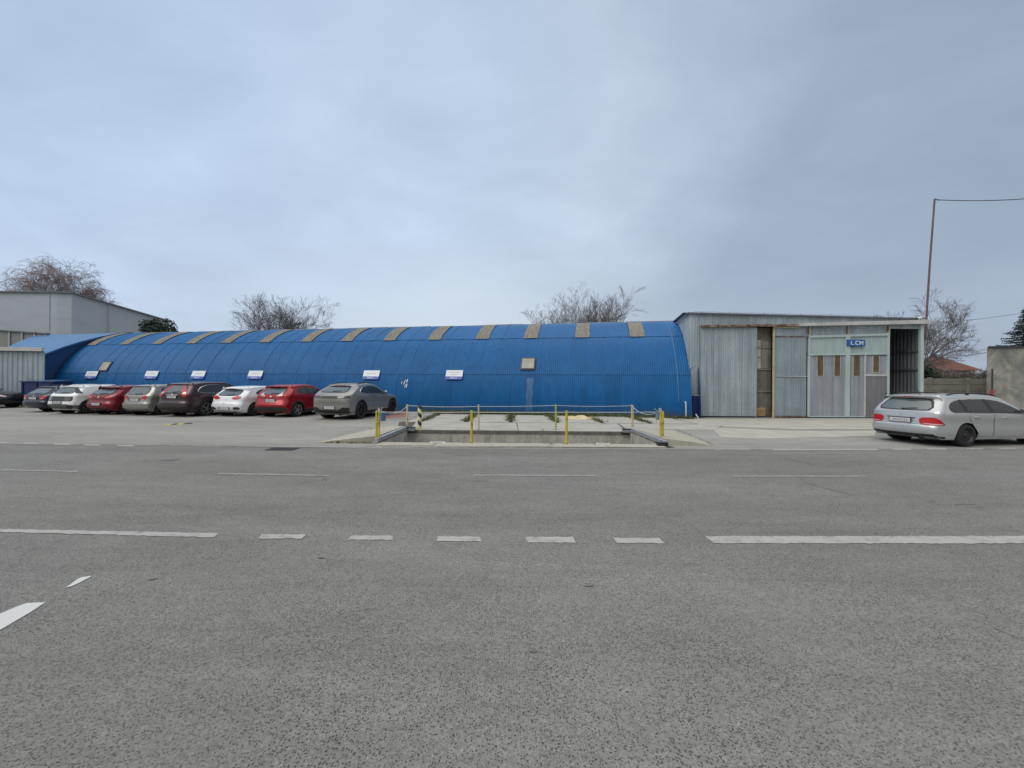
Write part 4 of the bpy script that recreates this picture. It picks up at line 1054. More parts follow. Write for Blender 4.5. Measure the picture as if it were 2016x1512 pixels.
# glazed band
YG = 33.0
x1 = AT(95,690,YG).x; zt1 = AT(95,658,YG).z; zt0 = AT(0,651.5,YG).z
gz_ = root('glazed_hall', (x1-10, YG+2, 0), 'low building with beige glazed panels between pale mullions', 'building')
mb = MB(); sl_ = (zt0-zt1)/(x1-AT(0,690,YG).x); xL = x1-25
mb.prism([(xL,YG),(x1,YG),(x1,YG+8),(xL,YG+8)], 0, [zt1+sl_*25, zt1, zt1, zt1+sl_*25]); part(mb, 'glazing', M['beige'], gz_)
mb = MB(); mb.bar((xL,YG-.06,zt1+sl_*25+.04),(x1+.05,YG-.06,zt1+.04), .16,.10); mb.bar((x1+.04,YG-.06,zt1),(x1+.04,YG-.06,0), .10,.10); part(mb, 'roof_edge', M['roofedge'], gz_)
for px in (19.5,44.5,69,91):
    mb = MB(); x_ = AT(px,680,YG).x; mb.box((x_, YG-.04, (zt1+.4)/2), (.13,.07,zt1+.1)); part(mb, 'mullion', M['mullion'], gz_)
mb = MB(); x_ = AT(82,662,YG).x; mb.box((x_, YG-.035, AT(82,660.5,YG).z), (.95,.06,.05)); part(mb, 'mullion', M['mullion'], gz_)
# metal shed
YS = 24.3; xr = AT(87,740,YS).x; zs = AT(80,693,YS).z
sh = root('metal_shed', (xr-6, YS+2, 0), 'grey corrugated metal shed with a pale roof edge at the left', 'shed')
mb = MB(); corr(mb, Vector((xr-14,YS,0)), Vector((1,0,0)), Vector((0,-1,0)), 0, 14, .05, (zs+.1,zs), .31, .035)
corr(mb, Vector((xr,YS,0)), Vector((-.8,.6,0)), Vector((.6,.8,0)), 0, 3, .05, zs, .31, .035)
part(mb, 'wall', M['galv'], sh)
mb = MB(); z0_ = AT(88,690,YS).z; z1_ = AT(0,688,YS).z + .0
mb.bar((xr-14,YS-.22,z0_+.12),(xr+.12,YS-.22,z0_), .10,.13); mb.bar((xr-14,YS-.1,z0_+.24),(xr+.05,YS-.1,z0_+.12), .2,.07)
part(mb, 'fascia', M['white_trim'], sh)
mb = MB(); mb.prism([(xr-14,YS-.05),(xr+.02,YS-.05),(xr-3.2,YS+2.4),(xr-14,YS+2.4)], [zs+.1,zs,zs,zs+.1], [zs+.2,zs+.08,zs+.1,zs+.22]); part(mb, 'roof', M['galv_dark'], sh)
mb = MB(); mb.box((xr-7,YS-.08,.05),(14,.1,.10)); part(mb, 'plinth', M['slab'], sh)
# blue tank box
c_ = G(72,801); bx = root('blue_container', (c_.x,c_.y+.5,0), 'dark blue steel waste container beside the metal shed', 'container')
w_ = 1.9; h_ = AT(60,752,c_.y).z
mb = MB(); mb.box((c_.x,c_.y+.55,h_/2+.03),(w_,1.1,h_-.06)); 
for s in (-1,0,1): mb.box((c_.x+s*w_*.44,c_.y-.02,h_/2),(.07,.05,h_-.12))
part(mb, 'body', M['navy'], bx)
mb = MB(); mb.prism([(c_.x-w_/2-.05,c_.y-.06),(c_.x+w_/2+.05,c_.y-.06),(c_.x+w_/2+.05,c_.y+1.15),(c_.x-w_/2-.05,c_.y+1.15)], h_, [h_+.05,h_+.05,h_+.14,h_+.14]); part(mb, 'lid', simple('navy_lid',(.018,.06,.17),.4), bx)

# ================================================================ trees
def bare_tree(name, label, base, H, spread, trunk_h, seed, mat, trunk_r=.22, nl=7, droop=0.0, depth=5, tw=.014, upright=.5, limbs_from=.25, group='bare trees behind the buildings', dens=1.0):
    rt_ = random.Random(seed); T = MB(); Cc = MB()
    def seg(mb, a, b, ra, rb_):
        d = (b-a).normalized(); r_ = d.orthogonal().normalized(); q = d.cross(r_); n_ = 6 if ra > .06 else 3
        b0 = len(mb.v)
        for p_, rr_ in ((a,ra),(b,rb_)):
            for j in range(n_):
                an = 2*math.pi*j/n_; mb.v.append(tuple(p_+(r_*math.cos(an)+q*math.sin(an))*rr_))
        for j in range(n_): mb.f.append((b0+j, b0+(j+1)%n_, b0+n_+(j+1)%n_, b0+n_+j)); mb.m.append(0)
    def grow(p, d, L, r, lev):
        k = 5 if lev < 2 else 4; step = L/k; pts = [p]; rads = [r]
        wob = (.06,.08,.10,.13,.16,.18)[min(lev,5)]
        for i in range(k):
            d = d + Vector((rt_.gauss(0,wob), rt_.gauss(0,wob), rt_.gauss(0,wob*.8)))*.6
            d.z += (upright*.12 if lev < 3 else upright*.05) - (droop*(lev-1)*.14 if lev > 1 else 0)
            d.normalize(); q = pts[-1]+d*step; pts.append(q); rads.append(max(tw*.6, r*(1-.8*(i+1)/k)))
        for i in range(k): seg(Cc, pts[i], pts[i+1], rads[i], rads[i+1])
        if lev >= depth: return
        nb = {0:6,1:7,2:6,3:5,4:4}.get(lev,3)
        nb = max(2, int(nb*dens+.5))
        for b_ in range(nb):
            t = .22+.78*(b_+rt_.random()*.6)/nb; i = min(k-1, int(t*k)); pp = pts[i].lerp(pts[i+1], t*k-i)
            dd = (pts[i+1]-pts[i]).normalized(); side = dd.orthogonal().normalized()
            side.rotate(Matrix.Rotation(rt_.uniform(0,6.28), 3, dd))
            an = R(rt_.uniform(20,46)); nd = dd*math.cos(an)+side*math.sin(an)
            grow(pp, nd, L*rt_.uniform(.46,.72)*(1-.2*t), max(tw*.8, rads[i]*.52), lev+1)
    base = Vector(base); tops_ = base+Vector((rt_.uniform(-.2,.2),0,trunk_h))
    T.tube([base, base.lerp(tops_,.5)+Vector((.05,0,0)), tops_], [trunk_r, trunk_r*.85, trunk_r*.72], 10)
    lim = (H-trunk_h)*.66
    for i in range(nl):
        a_ = 2*math.pi*(i+rt_.random()*.5)/nl; sp_ = spread*rt_.uniform(.6,1.0)*(0.35 if i == 0 else 1)
        d = Vector((math.cos(a_)*sp_, math.sin(a_)*sp_, 1)).normalized()
        q = base.lerp(tops_, 1-limbs_from*rt_.random())
        grow(q, d, lim*rt_.uniform(.85,1.15), trunk_r*.45, 1)
    ro = root(name, base, label, 'tree', group)
    part(T, 'trunk', M['bark'], ro, True); part(Cc, 'crown', mat, ro)
    return ro
def gx(px, Y): return ray(px, 756).x*Y
bare_tree('bare_tree', 'bare round headed tree behind the middle of the blue hall', (gx(552,40),40,0), 10.5, .9, 3.0, 21, M['twig'], .25, 9, tw=.0105, dens=.95)
bare_tree('bare_tree', 'largest bare tree behind the right part of the blue hall', (gx(1178,38),38,0), 10.2, .66, 3.0, 34, M['twig'], .27, 8, tw=.0105, dens=.95)
bare_tree('bare_tree', 'small bare tree left of the largest one behind the blue hall', (gx(1087,36),36,0), 9.5, .62, 3.2, 8, M['twig'], .17, 5, tw=.0105, dens=.85)
bare_tree('bare_tree', 'wide bare tree behind the right end of the workshop', (gx(1785,35),35,0), 8.9, 1.2, 2.6, 15, M['twig'], .3, 9, tw=.0115, dens=1.0, upright=.15)
YT = 72.0
for px, ytop, sp_, sd, lb in ((20,548,.5,41,'bare reddish birch furthest left above the grey factory roof'),(75,522,.34,42,'tall bare reddish birch above the grey factory, left of the tallest'),(112,508,.34,43,'tallest bare reddish birch above the grey factory'),(152,510,.32,44,'bare birch with drooping twigs just right of the tallest'),(196,552,.40,45,'small bare birch where the factory roof starts to fall')):
    Hh = 1.6+(750-ytop)/780*YT
    bare_tree('birch_tree', lb, (gx(px,YT),YT,0), Hh*1.02, sp_, Hh*.50, sd, M['birch'], .2, 7, droop=.55, tw=.02, upright=.9, limbs_from=.5, group='reddish birches behind the factory', depth=5, dens=.9)
# leafy evergreens
def evergreen(name, label, base, rx, h0, h1, seed, n=5200):
    r_ = random.Random(seed); mb = MB(); base = Vector(base); zc_ = (h0+h1)/2; hz = (h1-h0)/2
    blobs = [(Vector((r_.uniform(-.6,.6)*rx, r_.uniform(-.6,.6)*rx, zc_+r_.uniform(-.55,.6)*hz)), r_.uniform(.3,.55)) for _ in range(16)]
    for _ in range(n):
        c, q = r_.choice(blobs); v = Vector((r_.gauss(0,1), r_.gauss(0,1), r_.gauss(0,1))).normalized()*q*r_.uniform(.75,1.12)
        p = base+c+Vector((v.x*rx, v.y*rx, v.z*hz)); s_ = r_.uniform(.07,.16)
        a = Vector((r_.gauss(0,1), r_.gauss(0,1), r_.gauss(0,1))).normalized()*s_; b = a.orthogonal().normalized()*s_*.7
        mb.add([p-a, p-b*.6, p+a, p+b*.6], [(0,1,2,3)])
    ro = root(name, base, label, 'tree')
    part(mb, 'crown', M['evergreen'], ro)
    t = MB(); t.tube([base, base+Vector((0,0,h0+.6))], .14, 8); part(t, 'trunk', M['bark'], ro, True)
YE = 41.0
evergreen('evergreen_tree', 'small dark evergreen peeping over the left part of the blue hall', (gx(311,YE),YE,0), 1.55, 4.6, AT(311,628,YE).z, 4)
def spruce(base, H, rad, seed):
    r_ = random.Random(seed); base = Vector(base); mb = MB(); t = MB()
    t.tube([base, base+Vector((0,0,H))], [.16,.02], 8)
    z = 1.2
    while z < H-.1:
        f = 1-(z-1.2)/(H-1.2); L = rad*(f**.85)*r_.uniform(.8,1.12)+.12; nb = int(7+6*f)
        for i in range(nb):
            a = 2*math.pi*(i+r_.random())/nb; d = Vector((math.cos(a), math.sin(a), 0)); l = L*r_.uniform(.7,1.1)
            k = max(4, int(l/.09))
            for j in range(k):
                u = (j+.5)/k; p = base+d*(l*u)+Vector((0,0,z-.28*l*u+.22*l*u*u))
                for s in (-1,1):
                    for _ in range(5):
                        w = Vector((-d.y,d.x,0))*s*r_.uniform(.08,.26)*(1.1-u*.6)+d*r_.uniform(.02,.12)+Vector((0,0,r_.uniform(-.16,.05)))
                        q = w.normalized().orthogonal().normalized()*.03
                        mb.add([p-q, p+w, p+q], [(0,1,2)])
        z += r_.uniform(.11,.18)
    ro = root('spruce_tree', base, 'dark spruce rising behind the patchy grey wall at the right edge', 'tree')
    part(mb, 'crown', M['spruce'], ro); part(t, 'trunk', M['bark'], ro, True)
YP = 27.0
spruce((gx(2026,YP),YP,0), AT(2016,598,YP).z, 2.7, 6)
# brown hedge and scrub past the fence
def scrub(x0, x1, Y, h0, h1, n, mat, name, label, seed, kind='stuff'):
    r_ = random.Random(seed); mb = MB()
    for _ in range(n):
        x = r_.uniform(x0,x1); top = h0+(h1-h0)*(.5+.5*math.sin(x*1.7+seed)*math.cos(x*.6)); z = r_.uniform(0,1)**.6*top
        y = Y+r_.gauss(0,.5); L = r_.uniform(.15,.55)
        if r_.random() < .45:
            mb.bar((x,y,z), (x+r_.gauss(0,.16), y+r_.gauss(0,.1), z+L), .014, .014)
        else:
            s_ = r_.uniform(.06,.15); a = Vector((r_.gauss(0,1),r_.gauss(0,1),r_.gauss(0,1))).normalized()*s_; b = a.orthogonal().normalized()*s_
            p = Vector((x,y,z)); mb.add([p-a,p-b,p+a,p+b], [(0,1,2,3)])
    o = mb.build(name, mat); o['kind'] = kind; tag(o, label, 'hedge'); return o
scrub(gx(1812,30), gx(1955,30), 30, 2.1, 2.6, 4600, M['hedge'], 'hedge', 'tangled brown winter scrub beyond the concrete plank fence', 5)
scrub(gx(1850,52), gx(1990,52), 52, 3.3, 4.1, 3600, simple('grey_scrub',(.12,.10,.09),.95,var=.4,sc=.8), 'scrub', 'far grey brown thicket beside the red roofed house', 8)
scrub(gx(1700,110), gx(2300,110), 110, 3.5, 6, 4200, simple('far_scrub',(.15,.14,.145),.95), 'far_trees', 'low line of far bare trees on the right horizon', 3)
evergreen('dark_bush', 'dark green bush beside the workshop post beyond the fence', (gx(1824,28),28,0), .75, 1.6, AT(1824,713,28).z, 12, 1800)
# ================================================================ cars
def cat(pts, n=6):                       # Catmull-Rom through rows of equal length
    P = [np.array(p, float) for p in pts]; out = []
    for i in range(len(P)-1):
        p0 = P[max(i-1,0)]; p1 = P[i]; p2 = P[i+1]; p3 = P[min(i+2,len(P)-1)]
        for k in range(n):
            t = k/n
            out.append(.5*((2*p1)+(-p0+p2)*t+(2*p0-5*p1+4*p2-p3)*t*t+(-p0+3*p1-3*p2+p3)*t**3))
    out.append(P[-1]); return out

class CarBody:
    def __init__(s, P):
        s.P = P; s.L = P['L']; s.W2 = P['W']/2; s.belt = P['belt']; s.tum = P.get('tum', .46); s.zs = P.get('sill', .20)
        s.build()
    def yside(s, x, z):
        P = s.P; L = s.L
        pl = 1 - .15*max(0, (.70-x)/.70)**2 - .16*max(0, (x-(L-.95))/.95)**2
        zb = np.interp(x, [p[0] for p in s.belt], [p[1] for p in s.belt])
        y = s.W2*pl
        if z < .46: y *= 1 - .07*((.46-z)/.26)**2
        y -= .010*math.exp(-((z-(zb-.30))/.10)**2)            # slightly hollow flank
        y += .012*math.exp(-((z-(zb-.10))/.07)**2)
        for ax_ in (P['ax'], P['ax']+P['wb']):
            d2 = ((x-ax_)/.55)**2 + ((z-P['R'])/.50)**2
            y += P.get('flare', .022)*math.exp(-d2*1.3)
        if z > zb-.05:
            t = z-(zb-.05); y -= s.tum*t*t/(t+.07)
        # taper the cabin towards nose and tail
        if z > zb: y -= .06*max(0,(.55-x)/.55)*(z-zb)/.4
        return max(.02, y)
    def build(s):
        P = s.P
        C = cat(P['contour'], 6); C = [c for c in C]
        n = len(C); rows = []; xm = -9
        x0, x1 = C[0][0], C[-1][0]
        NA, NS, NBt = 11, 15, 3
        arc = [0]
        for i in range(1, n): arc.append(arc[-1]+math.hypot(C[i][0]-C[i-1][0], C[i][1]-C[i-1][1]))
        for i in range(n):
            x, z, D = C[i]; a = C[max(i-1,0)]; b = C[min(i+1,n-1)]
            t = np.array([b[0]-a[0], b[1]-a[1]]); t /= (np.linalg.norm(t)+1e-9); nrm = np.array([t[1], -t[0]])
            D = max(.01, D); E = np.array([x,z])+nrm*D
            E[1] = max(E[1], s.zs+.01)
            ye = s.yside(E[0], E[1]); row = []
            for k in range(NA+1):
                al = math.pi/2*k/NA; p_ = P.get('pw', .62)
                sy = math.sin(al)**p_; cz = 1-math.cos(al)**(p_*1.0)
                q = np.array([x,z])+nrm*D*cz
                row.append((q[0], ye*sy, max(q[1], s.zs)))
            xm = max(xm, E[0]); bx = .16+(s.L-.34)*np.clip((xm-.05)/(s.L-.10), 0, 1)
            bx = .7*bx + .3*(.16+(s.L-.34)*arc[i]/arc[-1])
            Bp = np.array([bx, s.zs])
            for k in range(1, NS+1):
                u = k/NS; q = E+(Bp-E)*u; row.append((q[0], s.yside(q[0], max(q[1], s.zs)), q[1]))
            yb = row[-1][1]
            for k in range(1, NBt+1): row.append((bx, yb*(1-k/NBt), s.zs-.0))
            rows.append(row)
        m = len(rows[0]); V = []; Fc = []
        # full ring: right side (negative y) then left
        ring = 2*m-2
        for row in rows:
            for j in range(m): V.append((row[j][0], -row[j][1], row[j][2]))
            for j in range(m-2, 0, -1): V.append((row[j][0], row[j][1], row[j][2]))
        for i in range(n-1):
            for j in range(ring):
                Fc.append((i*ring+j, i*ring+(j+1)%ring, (i+1)*ring+(j+1)%ring, (i+1)*ring+j))
        Fc.append(tuple(range(ring))[::-1]); Fc.append(tuple((n-1)*ring+j for j in range(ring)))
        s.V, s.F = V, Fc
        s.bvh = BVHTree.FromPolygons([Vector(v) for v in V], Fc)
    def hit(s, o, d):
        loc, nr, ix, ds = s.bvh.ray_cast(Vector(o), Vector(d).normalized())
        if loc is None: return None, None
        d = Vector(d)
        if nr.dot(d) > 0: nr = -nr
        return loc, nr

def clip_outline(pts, step, smooth=0):
    """fill a 2-D outline with a fine grid of faces that follows it"""
    if smooth:
        P = [Vector((p[0], p[1])) for p in pts]
        for _ in range(smooth):
            Q = []
            for i in range(len(P)):
                a, b = P[i], P[(i+1) % len(P)]; Q += [a*.75+b*.25, a*.25+b*.75]
            P = Q
        pts = [(p.x, p.y) for p in P]
    bm = bmesh.new(); vs = [bm.verts.new((p[0], p[1], 0)) for p in pts]; bm.faces.new(vs)
    xs = [p[0] for p in pts]; ys = [p[1] for p in pts]
    def cuts(lo, hi, ax):
        k = int((hi-lo)/step)+1
        for i in range(1, k):
            c = lo+(hi-lo)*i/k; co = (c,0,0) if ax == 0 else (0,c,0); no = (1,0,0) if ax == 0 else (0,1,0)
            bmesh.ops.bisect_plane(bm, geom=bm.verts[:]+bm.edges[:]+bm.faces[:], plane_co=co, plane_no=no, dist=1e-6)
    cuts(min(xs), max(xs), 0); cuts(min(ys), max(ys), 1)
    bm.verts.ensure_lookup_table(); bm.verts.index_update()
    V = [(v.co.x, v.co.y) for v in bm.verts]; Fc = [tuple(v.index for v in f.verts) for f in bm.faces]
    bm.free(); return V, Fc

def patch(B, name, parent, outline, view, mat, off=.005, step=.08, smooth=0, side=-1, label=None, tz=0.0):
    V, Fc = clip_outline(outline, step, smooth); out = []
    for a, z in V:
        z += tz
        if view == 'side': o, d = (a, side*3, z), (0, -side, 0)
        elif view == 'rear': o, d = (-3, a, z), (1, 0, 0)
        elif view == 'front': o, d = (9, a, z), (-1, 0, 0)
        elif view == 'top': o, d = (a, z, 4), (0, 0, -1)
        elif view == 'corner':                      # a = unwrapped distance from the rear corner
            w2 = B.W2*.90; u = (w2+a)/math.sqrt(2)
            c = Vector((u/math.sqrt(2), 0, 0)); # point on the diagonal plane
            o = Vector((u/math.sqrt(2)-2.2, side*(u/math.sqrt(2)+2.2), z)); d = (1, -side, 0)
        loc, nr = B.hit(o, d)
        if loc is None:
            if view == 'side': loc = Vector((a, side*B.yside(a, z), z)); nr = Vector((0, side, 0))
            else: loc = Vector(o)+Vector(d).normalized()*3.0; nr = -Vector(d).normalized(); 
            if view in ('rear','corner','front'): out.append(None); continue
        if nr.z < -.2 and view != 'top': nr = Vector((nr.x, nr.y, 0)).normalized()
        out.append(loc+nr*off)
    keep = [f for f in Fc if all(out[i] is not None for i in f)]
    out = [p if p is not None else Vector((0,0,0)) for p in out]
    o_ = mesh_obj(name, out, keep, mat, parent, None, True)
    if label: o_['label'] = label
    return o_

def pushout(p, cs, r):
    for cx_, cz_ in cs:
        dx, dz = p[0]-cx_, p[1]-cz_; d = math.hypot(dx, dz)
        if d < r: return (cx_+dx/d*r, cz_+dz/d*r)
    return p
def grow_outline(pts, k):
    cx_ = sum(p[0] for p in pts)/len(pts); cy_ = sum(p[1] for p in pts)/len(pts)
    out = []
    for x, y in pts:
        dx, dy = x-cx_, y-cy_; l = math.hypot(dx, dy)+1e-6; out.append((x+dx/l*k, y+dy/l*k))
    return out

def wheel(parent, x, y, Rr, side, kind):
    w = empty('wheel', (x, y, Rr)); w.parent = parent
    wd = .21; s = side
    t = MB(); prof = [(Rr*.66, s*-.02), (Rr*.70, s*.012), (Rr*.86, s*.018), (Rr*.955, s*.004), (Rr, -s*.03), (Rr, -s*(wd-.03)), (Rr*.95, -s*wd), (Rr*.66, -s*wd)]
    t.lathe(prof, (0,0,0), 'y', 36); t.build('tyre', M['tyre'], w, True)
    r0 = Rr*.68; r = MB()
    mt = {'alloy': M['alloy'], 'dark': M['alloy_dark'], 'steel': M['alloy_dark'], 'cap': M['alloy_grey'], 'alloyd': M['alloy_grey']}[kind]
    # barrel and back
    r.lathe([(r0, s*-.0), (r0*.95, s*.008), (r0*.90, -s*.012), (r0*.88, -s*.09), (0.01, -s*.10)], (0,0,0), 'y', 32, 0 if kind != 'x' else 1)
    if kind == 'steel':
        r.lathe([(r0*.9, -s*.01), (r0*.78, -s*.035), (r0*.55, -s*.015), (r0*.34, -s*.02), (r0*.30, s*.0), (r0*.14, s*.006), (0, s*.006)], (0,0,0), 'y', 32, 1)
        for k in range(10):
            a = 2*math.pi*k/10; r.tube([(r0*.68*math.cos(a), -s*.03, r0*.68*math.sin(a)), (r0*.68*math.cos(a), -s*.018, r0*.68*math.sin(a))], r0*.075, 8, 2)
    else:
        ns = 7 if kind in ('cap','alloyd') else 5
        for k in range(ns):
            a = 2*math.pi*k/ns
            for da in ((-.13,.13) if kind == 'alloy' else (0,)):
                wi = .022 if kind == 'alloy' else (.05 if kind == 'cap' else .036)
                a0 = a+da*.5; a1 = a+da
                p = Vector((r0*.16*math.cos(a0), -s*.0, r0*.16*math.sin(a0))); q = Vector((r0*.93*math.cos(a1), -s*.004, r0*.93*math.sin(a1)))
                r.bar(p, q, .022, wi, 1, up=(-math.sin(a),0,math.cos(a)))
        r.lathe([(r0*.24, -s*.02), (r0*.22, s*.010), (0, s*.014)], (0,0,0), 'y', 20, 1)
        r.lathe([(r0*1.0, s*.004), (r0*.985, s*.014), (r0*.93, s*.010), (r0*.90, -s*.02)], (0,0,0), 'y', 36, 1)
    r.build('rim', [M['alloy_dark'], mt, M['black']], w, False)
    return w

def car(P, contact, heading, label, zk=1.0, group='cars parked side by side along the blue hall'):
    """contact: ground point under the right rear wheel's outer face; heading: direction of travel"""
    B = CarBody(P); L, W2 = P['L'], P['W']/2; Rr = P['R']; axr = P['ax']; axf = axr+P['wb']
    h = math.atan2(heading.y, heading.x)
    rot = Matrix.Rotation(h, 3, 'Z')
    ctr = Vector((L/2, 0, 0)); wc = Vector((axr, -W2+.02, 0))
    loc = Vector(contact) - rot @ (wc-ctr); loc.z = 0
    rt = empty(P.get('name', 'parked_car'), loc, h); tag(rt, label, 'car', group)
    hold = rt
    shift = Matrix.Translation(-ctr)
    made_before = set(bpy.data.objects)
    # body with wheel arches cut out
    pm = P['paint']
    me = bpy.data.meshes.new('body'); me.from_pydata(B.V, [], B.F)
    me.materials.append(pm); me.materials.append(M['black'])
    me.update(); bm = bmesh.new(); bm.from_mesh(me); bmesh.ops.recalc_face_normals(bm, faces=bm.faces); bm.to_mesh(me); bm.free()
    bm = bmesh.new(); bm.from_mesh(me); ra = Rr+P.get('gap', .055); cz = Rr*.98; yin = W2-.30
    for x in (axr, axf):
        for s in (-1, 1):
            K = 26
            for k in range(K):
                an = 2*math.pi*k/K; no = Vector((math.cos(an), 0, math.sin(an))); co = Vector((x, 0, cz))+no*ra
                fs = [f for f in bm.faces if s*f.calc_center_median().y > yin*.9 and (Vector((f.calc_center_median().x-x, 0, f.calc_center_median().z-cz)).length < ra+.16)]
                es = set(e for f in fs for e in f.edges); vs_ = set(v for f in fs for v in f.verts)
                bmesh.ops.bisect_plane(bm, geom=list(vs_)+list(es)+fs, plane_co=co, plane_no=no, dist=1e-5)
            rin = ra*math.cos(math.pi/K)+.004
            def inside(c):
                return s*c.y > yin*.8 and all((c.x-x)*math.cos(2*math.pi*k/K)+(c.z-cz)*math.sin(2*math.pi*k/K) < ra+1e-4 for k in range(K))
            bmesh.ops.delete(bm, geom=[f for f in bm.faces if inside(f.calc_center_median())], context='FACES')
            # black liner
            R0 = ra/math.cos(math.pi/K); ring = [(x+R0*math.cos(2*math.pi*(k+.5)/K), cz+R0*math.sin(2*math.pi*(k+.5)/K)) for k in range(K)]
            top = [bm.verts.new((a_, s*(B.yside(a_, max(z_, B.zs))-.004), z_)) for a_, z_ in ring]; bot = [bm.verts.new((a_, s*yin, z_)) for a_, z_ in ring]
            for k in range(K):
                if ring[k][1] < B.zs-.02 and ring[(k+1)%K][1] < B.zs-.02: continue
                f = bm.faces.new((top[k], top[(k+1)%K], bot[(k+1)%K], bot[k])); f.material_index = 1
            f = bm.faces.new(bot); f.material_index = 1
    bm.to_mesh(me); bm.free()
    bo = link(bpy.data.objects.new('body', me), rt)
    bo.data.polygons.foreach_set('use_smooth', [True]*len(bo.data.polygons)); bo.data.set_sharp_from_angle(angle=R(42)); bo.data.update()
    # arch lips / cladding rings
    if P.get('arch'):
        for x in (axr, axf):
            for s in (-1, 1):
                ring = []
                r1, r2 = Rr+P.get('gap', .055)-.004, Rr+P.get('gap', .055)+P['arch']
                A0, A1 = -.25, math.pi+.25
                ring = [(x+r2*math.cos(A0+(A1-A0)*i/20), Rr*.98+r2*math.sin(A0+(A1-A0)*i/20)) for i in range(21)] + [(x+r1*math.cos(A1-(A1-A0)*i/20), Rr*.98+r1*math.sin(A1-(A1-A0)*i/20)) for i in range(21)]
                ring = [(a, max(z, B.zs+.01)) for a, z in ring]
                patch(B, 'arch_band', rt, ring, 'side', M['clad'], .012, .12, 0, s)
    for sp in P.get('side', []):            # (name, outline, material, offset, smooth)
        for s in (-1, 1): patch(B, sp[0], rt, sp[1], 'side', sp[2], sp[3], .07, sp[4] if len(sp) > 4 else 0, s)
    # doors: thin gap lines + skin
    for dn, ol in P.get('doors', []):
        ol = [pushout(p, ((axr, Rr), (axf, Rr)), Rr+P.get('gap', .055)+.06) for p in ol]
        for s in (-1, 1):
            V, Fc = clip_outline(ol, .1, 1)
            d_ = patch(B, 'door', rt, ol, 'side', M['black'], .0022, .09, 0, s)
            inner = grow_outline(ol, -.010)
            q = patch(B, 'door_skin', d_, inner, 'side', pm, .0045, .07, 0, s)
    for hx, hz in P.get('handles', []):
        for s in (-1, 1):
            y = B.yside(hx, hz)+.022; mb = MB(); mb.tube([(hx-.09, s*(y-.018), hz), (hx-.07, s*y, hz+.004), (hx+.07, s*y, hz+.006), (hx+.09, s*(y-.018), hz)], .013, 8)
            mb.build('door_handle', P.get('handle_mat', pm), rt, True)
    for ol, sm in P['windows']:
        for s in (-1, 1):
            wo = patch(B, 'side_window', rt, ol, 'side', M['car_glass'], .006, .07, sm, s)
            if P.get('wframe'):
                k = len(ol)
                pts = []
                V2 = [Vector((a, b)) for a, b in ol]
                for _ in range(sm):
                    Q = []
                    for i in range(len(V2)): a, b = V2[i], V2[(i+1)%len(V2)]; Q += [a*.75+b*.25, a*.25+b*.75]
                    V2 = Q
                for v in V2+[V2[0]]:
                    l_, n_ = B.hit((v.x, s*3, v.y), (0,-s,0))
                    if l_ is not None: pts.append(l_+n_*.008)
                if len(pts) > 3: m_ = MB(); m_.tube(pts, .011, 5, cap=False); m_.build('window_trim', P['wframe'], rt, True)
    for ol in P.get('pillars', []):
        for s in (-1, 1): patch(B, 'pillar', rt, ol, 'side', M['black'], .0085, .08, 0, s)
    rg_ = P['rearglass']                      # (zb, yb, zt, yt)
    zb, yb, zt, yt = rg_
    patch(B, 'rear_window', rt, [(-yb, zb+.02), (-yb*.5, zb), (yb*.5, zb), (yb, zb+.02), (yt, zt-.02), (yt*.5, zt), (-yt*.5, zt), (-yt, zt-.02)], 'rear', M['black'], .006, .06, 1)
    k_ = .035; zb2, yb2, zt2, yt2 = zb+k_*.6, yb-k_-.01, zt-k_, yt-k_-.01
    patch(B, 'rear_glass', rt, [(-yb2, zb2+.02), (-yb2*.5, zb2), (yb2*.5, zb2), (yb2, zb2+.02), (yt2, zt2-.02), (yt2*.5, zt2), (-yt2*.5, zt2), (-yt2, zt2-.02)], 'rear', M['rear_glass'], .009, .06, 1)
    for nm_, ol, mt, off, sm in P.get('rear', []): patch(B, nm_, rt, ol, 'rear', mt, off, .05, sm)
    for nm_, ol, mt, off, sm in P.get('corner', []):
        for s in (-1, 1): patch(B, nm_, rt, ol, 'corner', mt, off, .04, sm, s)
    for nm_, ol, mt, off, sm in P.get('top', []): patch(B, nm_, rt, ol, 'top', mt, off, .09, sm)
    # front glass, head lights
    cw = P['cowl']; ws_ = P['wtop']
    patch(B, 'windscreen', rt, [(cw[0]-.02, -W2*.80), (ws_[0]+.08, -W2*.66), (ws_[0]+.05, 0), (ws_[0]+.08, W2*.66), (cw[0]-.02, W2*.80), (cw[0]+.10, 0)], 'top', M['car_glass'], .006, .10, 1)
    for s in (-1, 1):
        patch(B, 'headlight', rt, [(s*(W2*.55), .62), (s*W2*.80, .66), (s*W2*.83, .76), (s*W2*.55, .72)], 'front', M['clearlens'], .006, .06, 1)
        # mirrors
        mx, mz = P.get('mirror', (ws_[0]+.38, np.interp(ws_[0]+.38, [p[0] for p in P['belt']], [p[1] for p in P['belt']])+.06))
        y = B.yside(mx, mz)
        mb = MB(); c = Vector((mx, s*(y+.11), mz))
        mb.lathe([(0, -.105), (.055, -.09), (.078, -.03), (.078, .04), (.05, .10), (0, .11)], (0,0,0), 'y', 14)
        mb.v = [(c.x+v[0]*.75, c.y+v[1], c.z+v[2]*.95) for v in mb.v]
        mb.bar((mx, s*(y-.02), mz-.05), (mx, s*(y+.06), mz-.03), .06, .03, 1)
        mb.build('side_mirror', [P.get('mirror_mat', pm), M['black']], rt, True)
        # mirror glass faces back
        g_ = MB(); g_.box((c.x-.060, c.y, c.z), (.006, .155, .105)); g_.build('mirror_glass', M['rear_glass'], rt)
    # number plate
    pz, pw_ = P['plate'][0], .52
    l_, n_ = B.hit((-3, 0, pz), (1,0,0)); px_ = l_.x
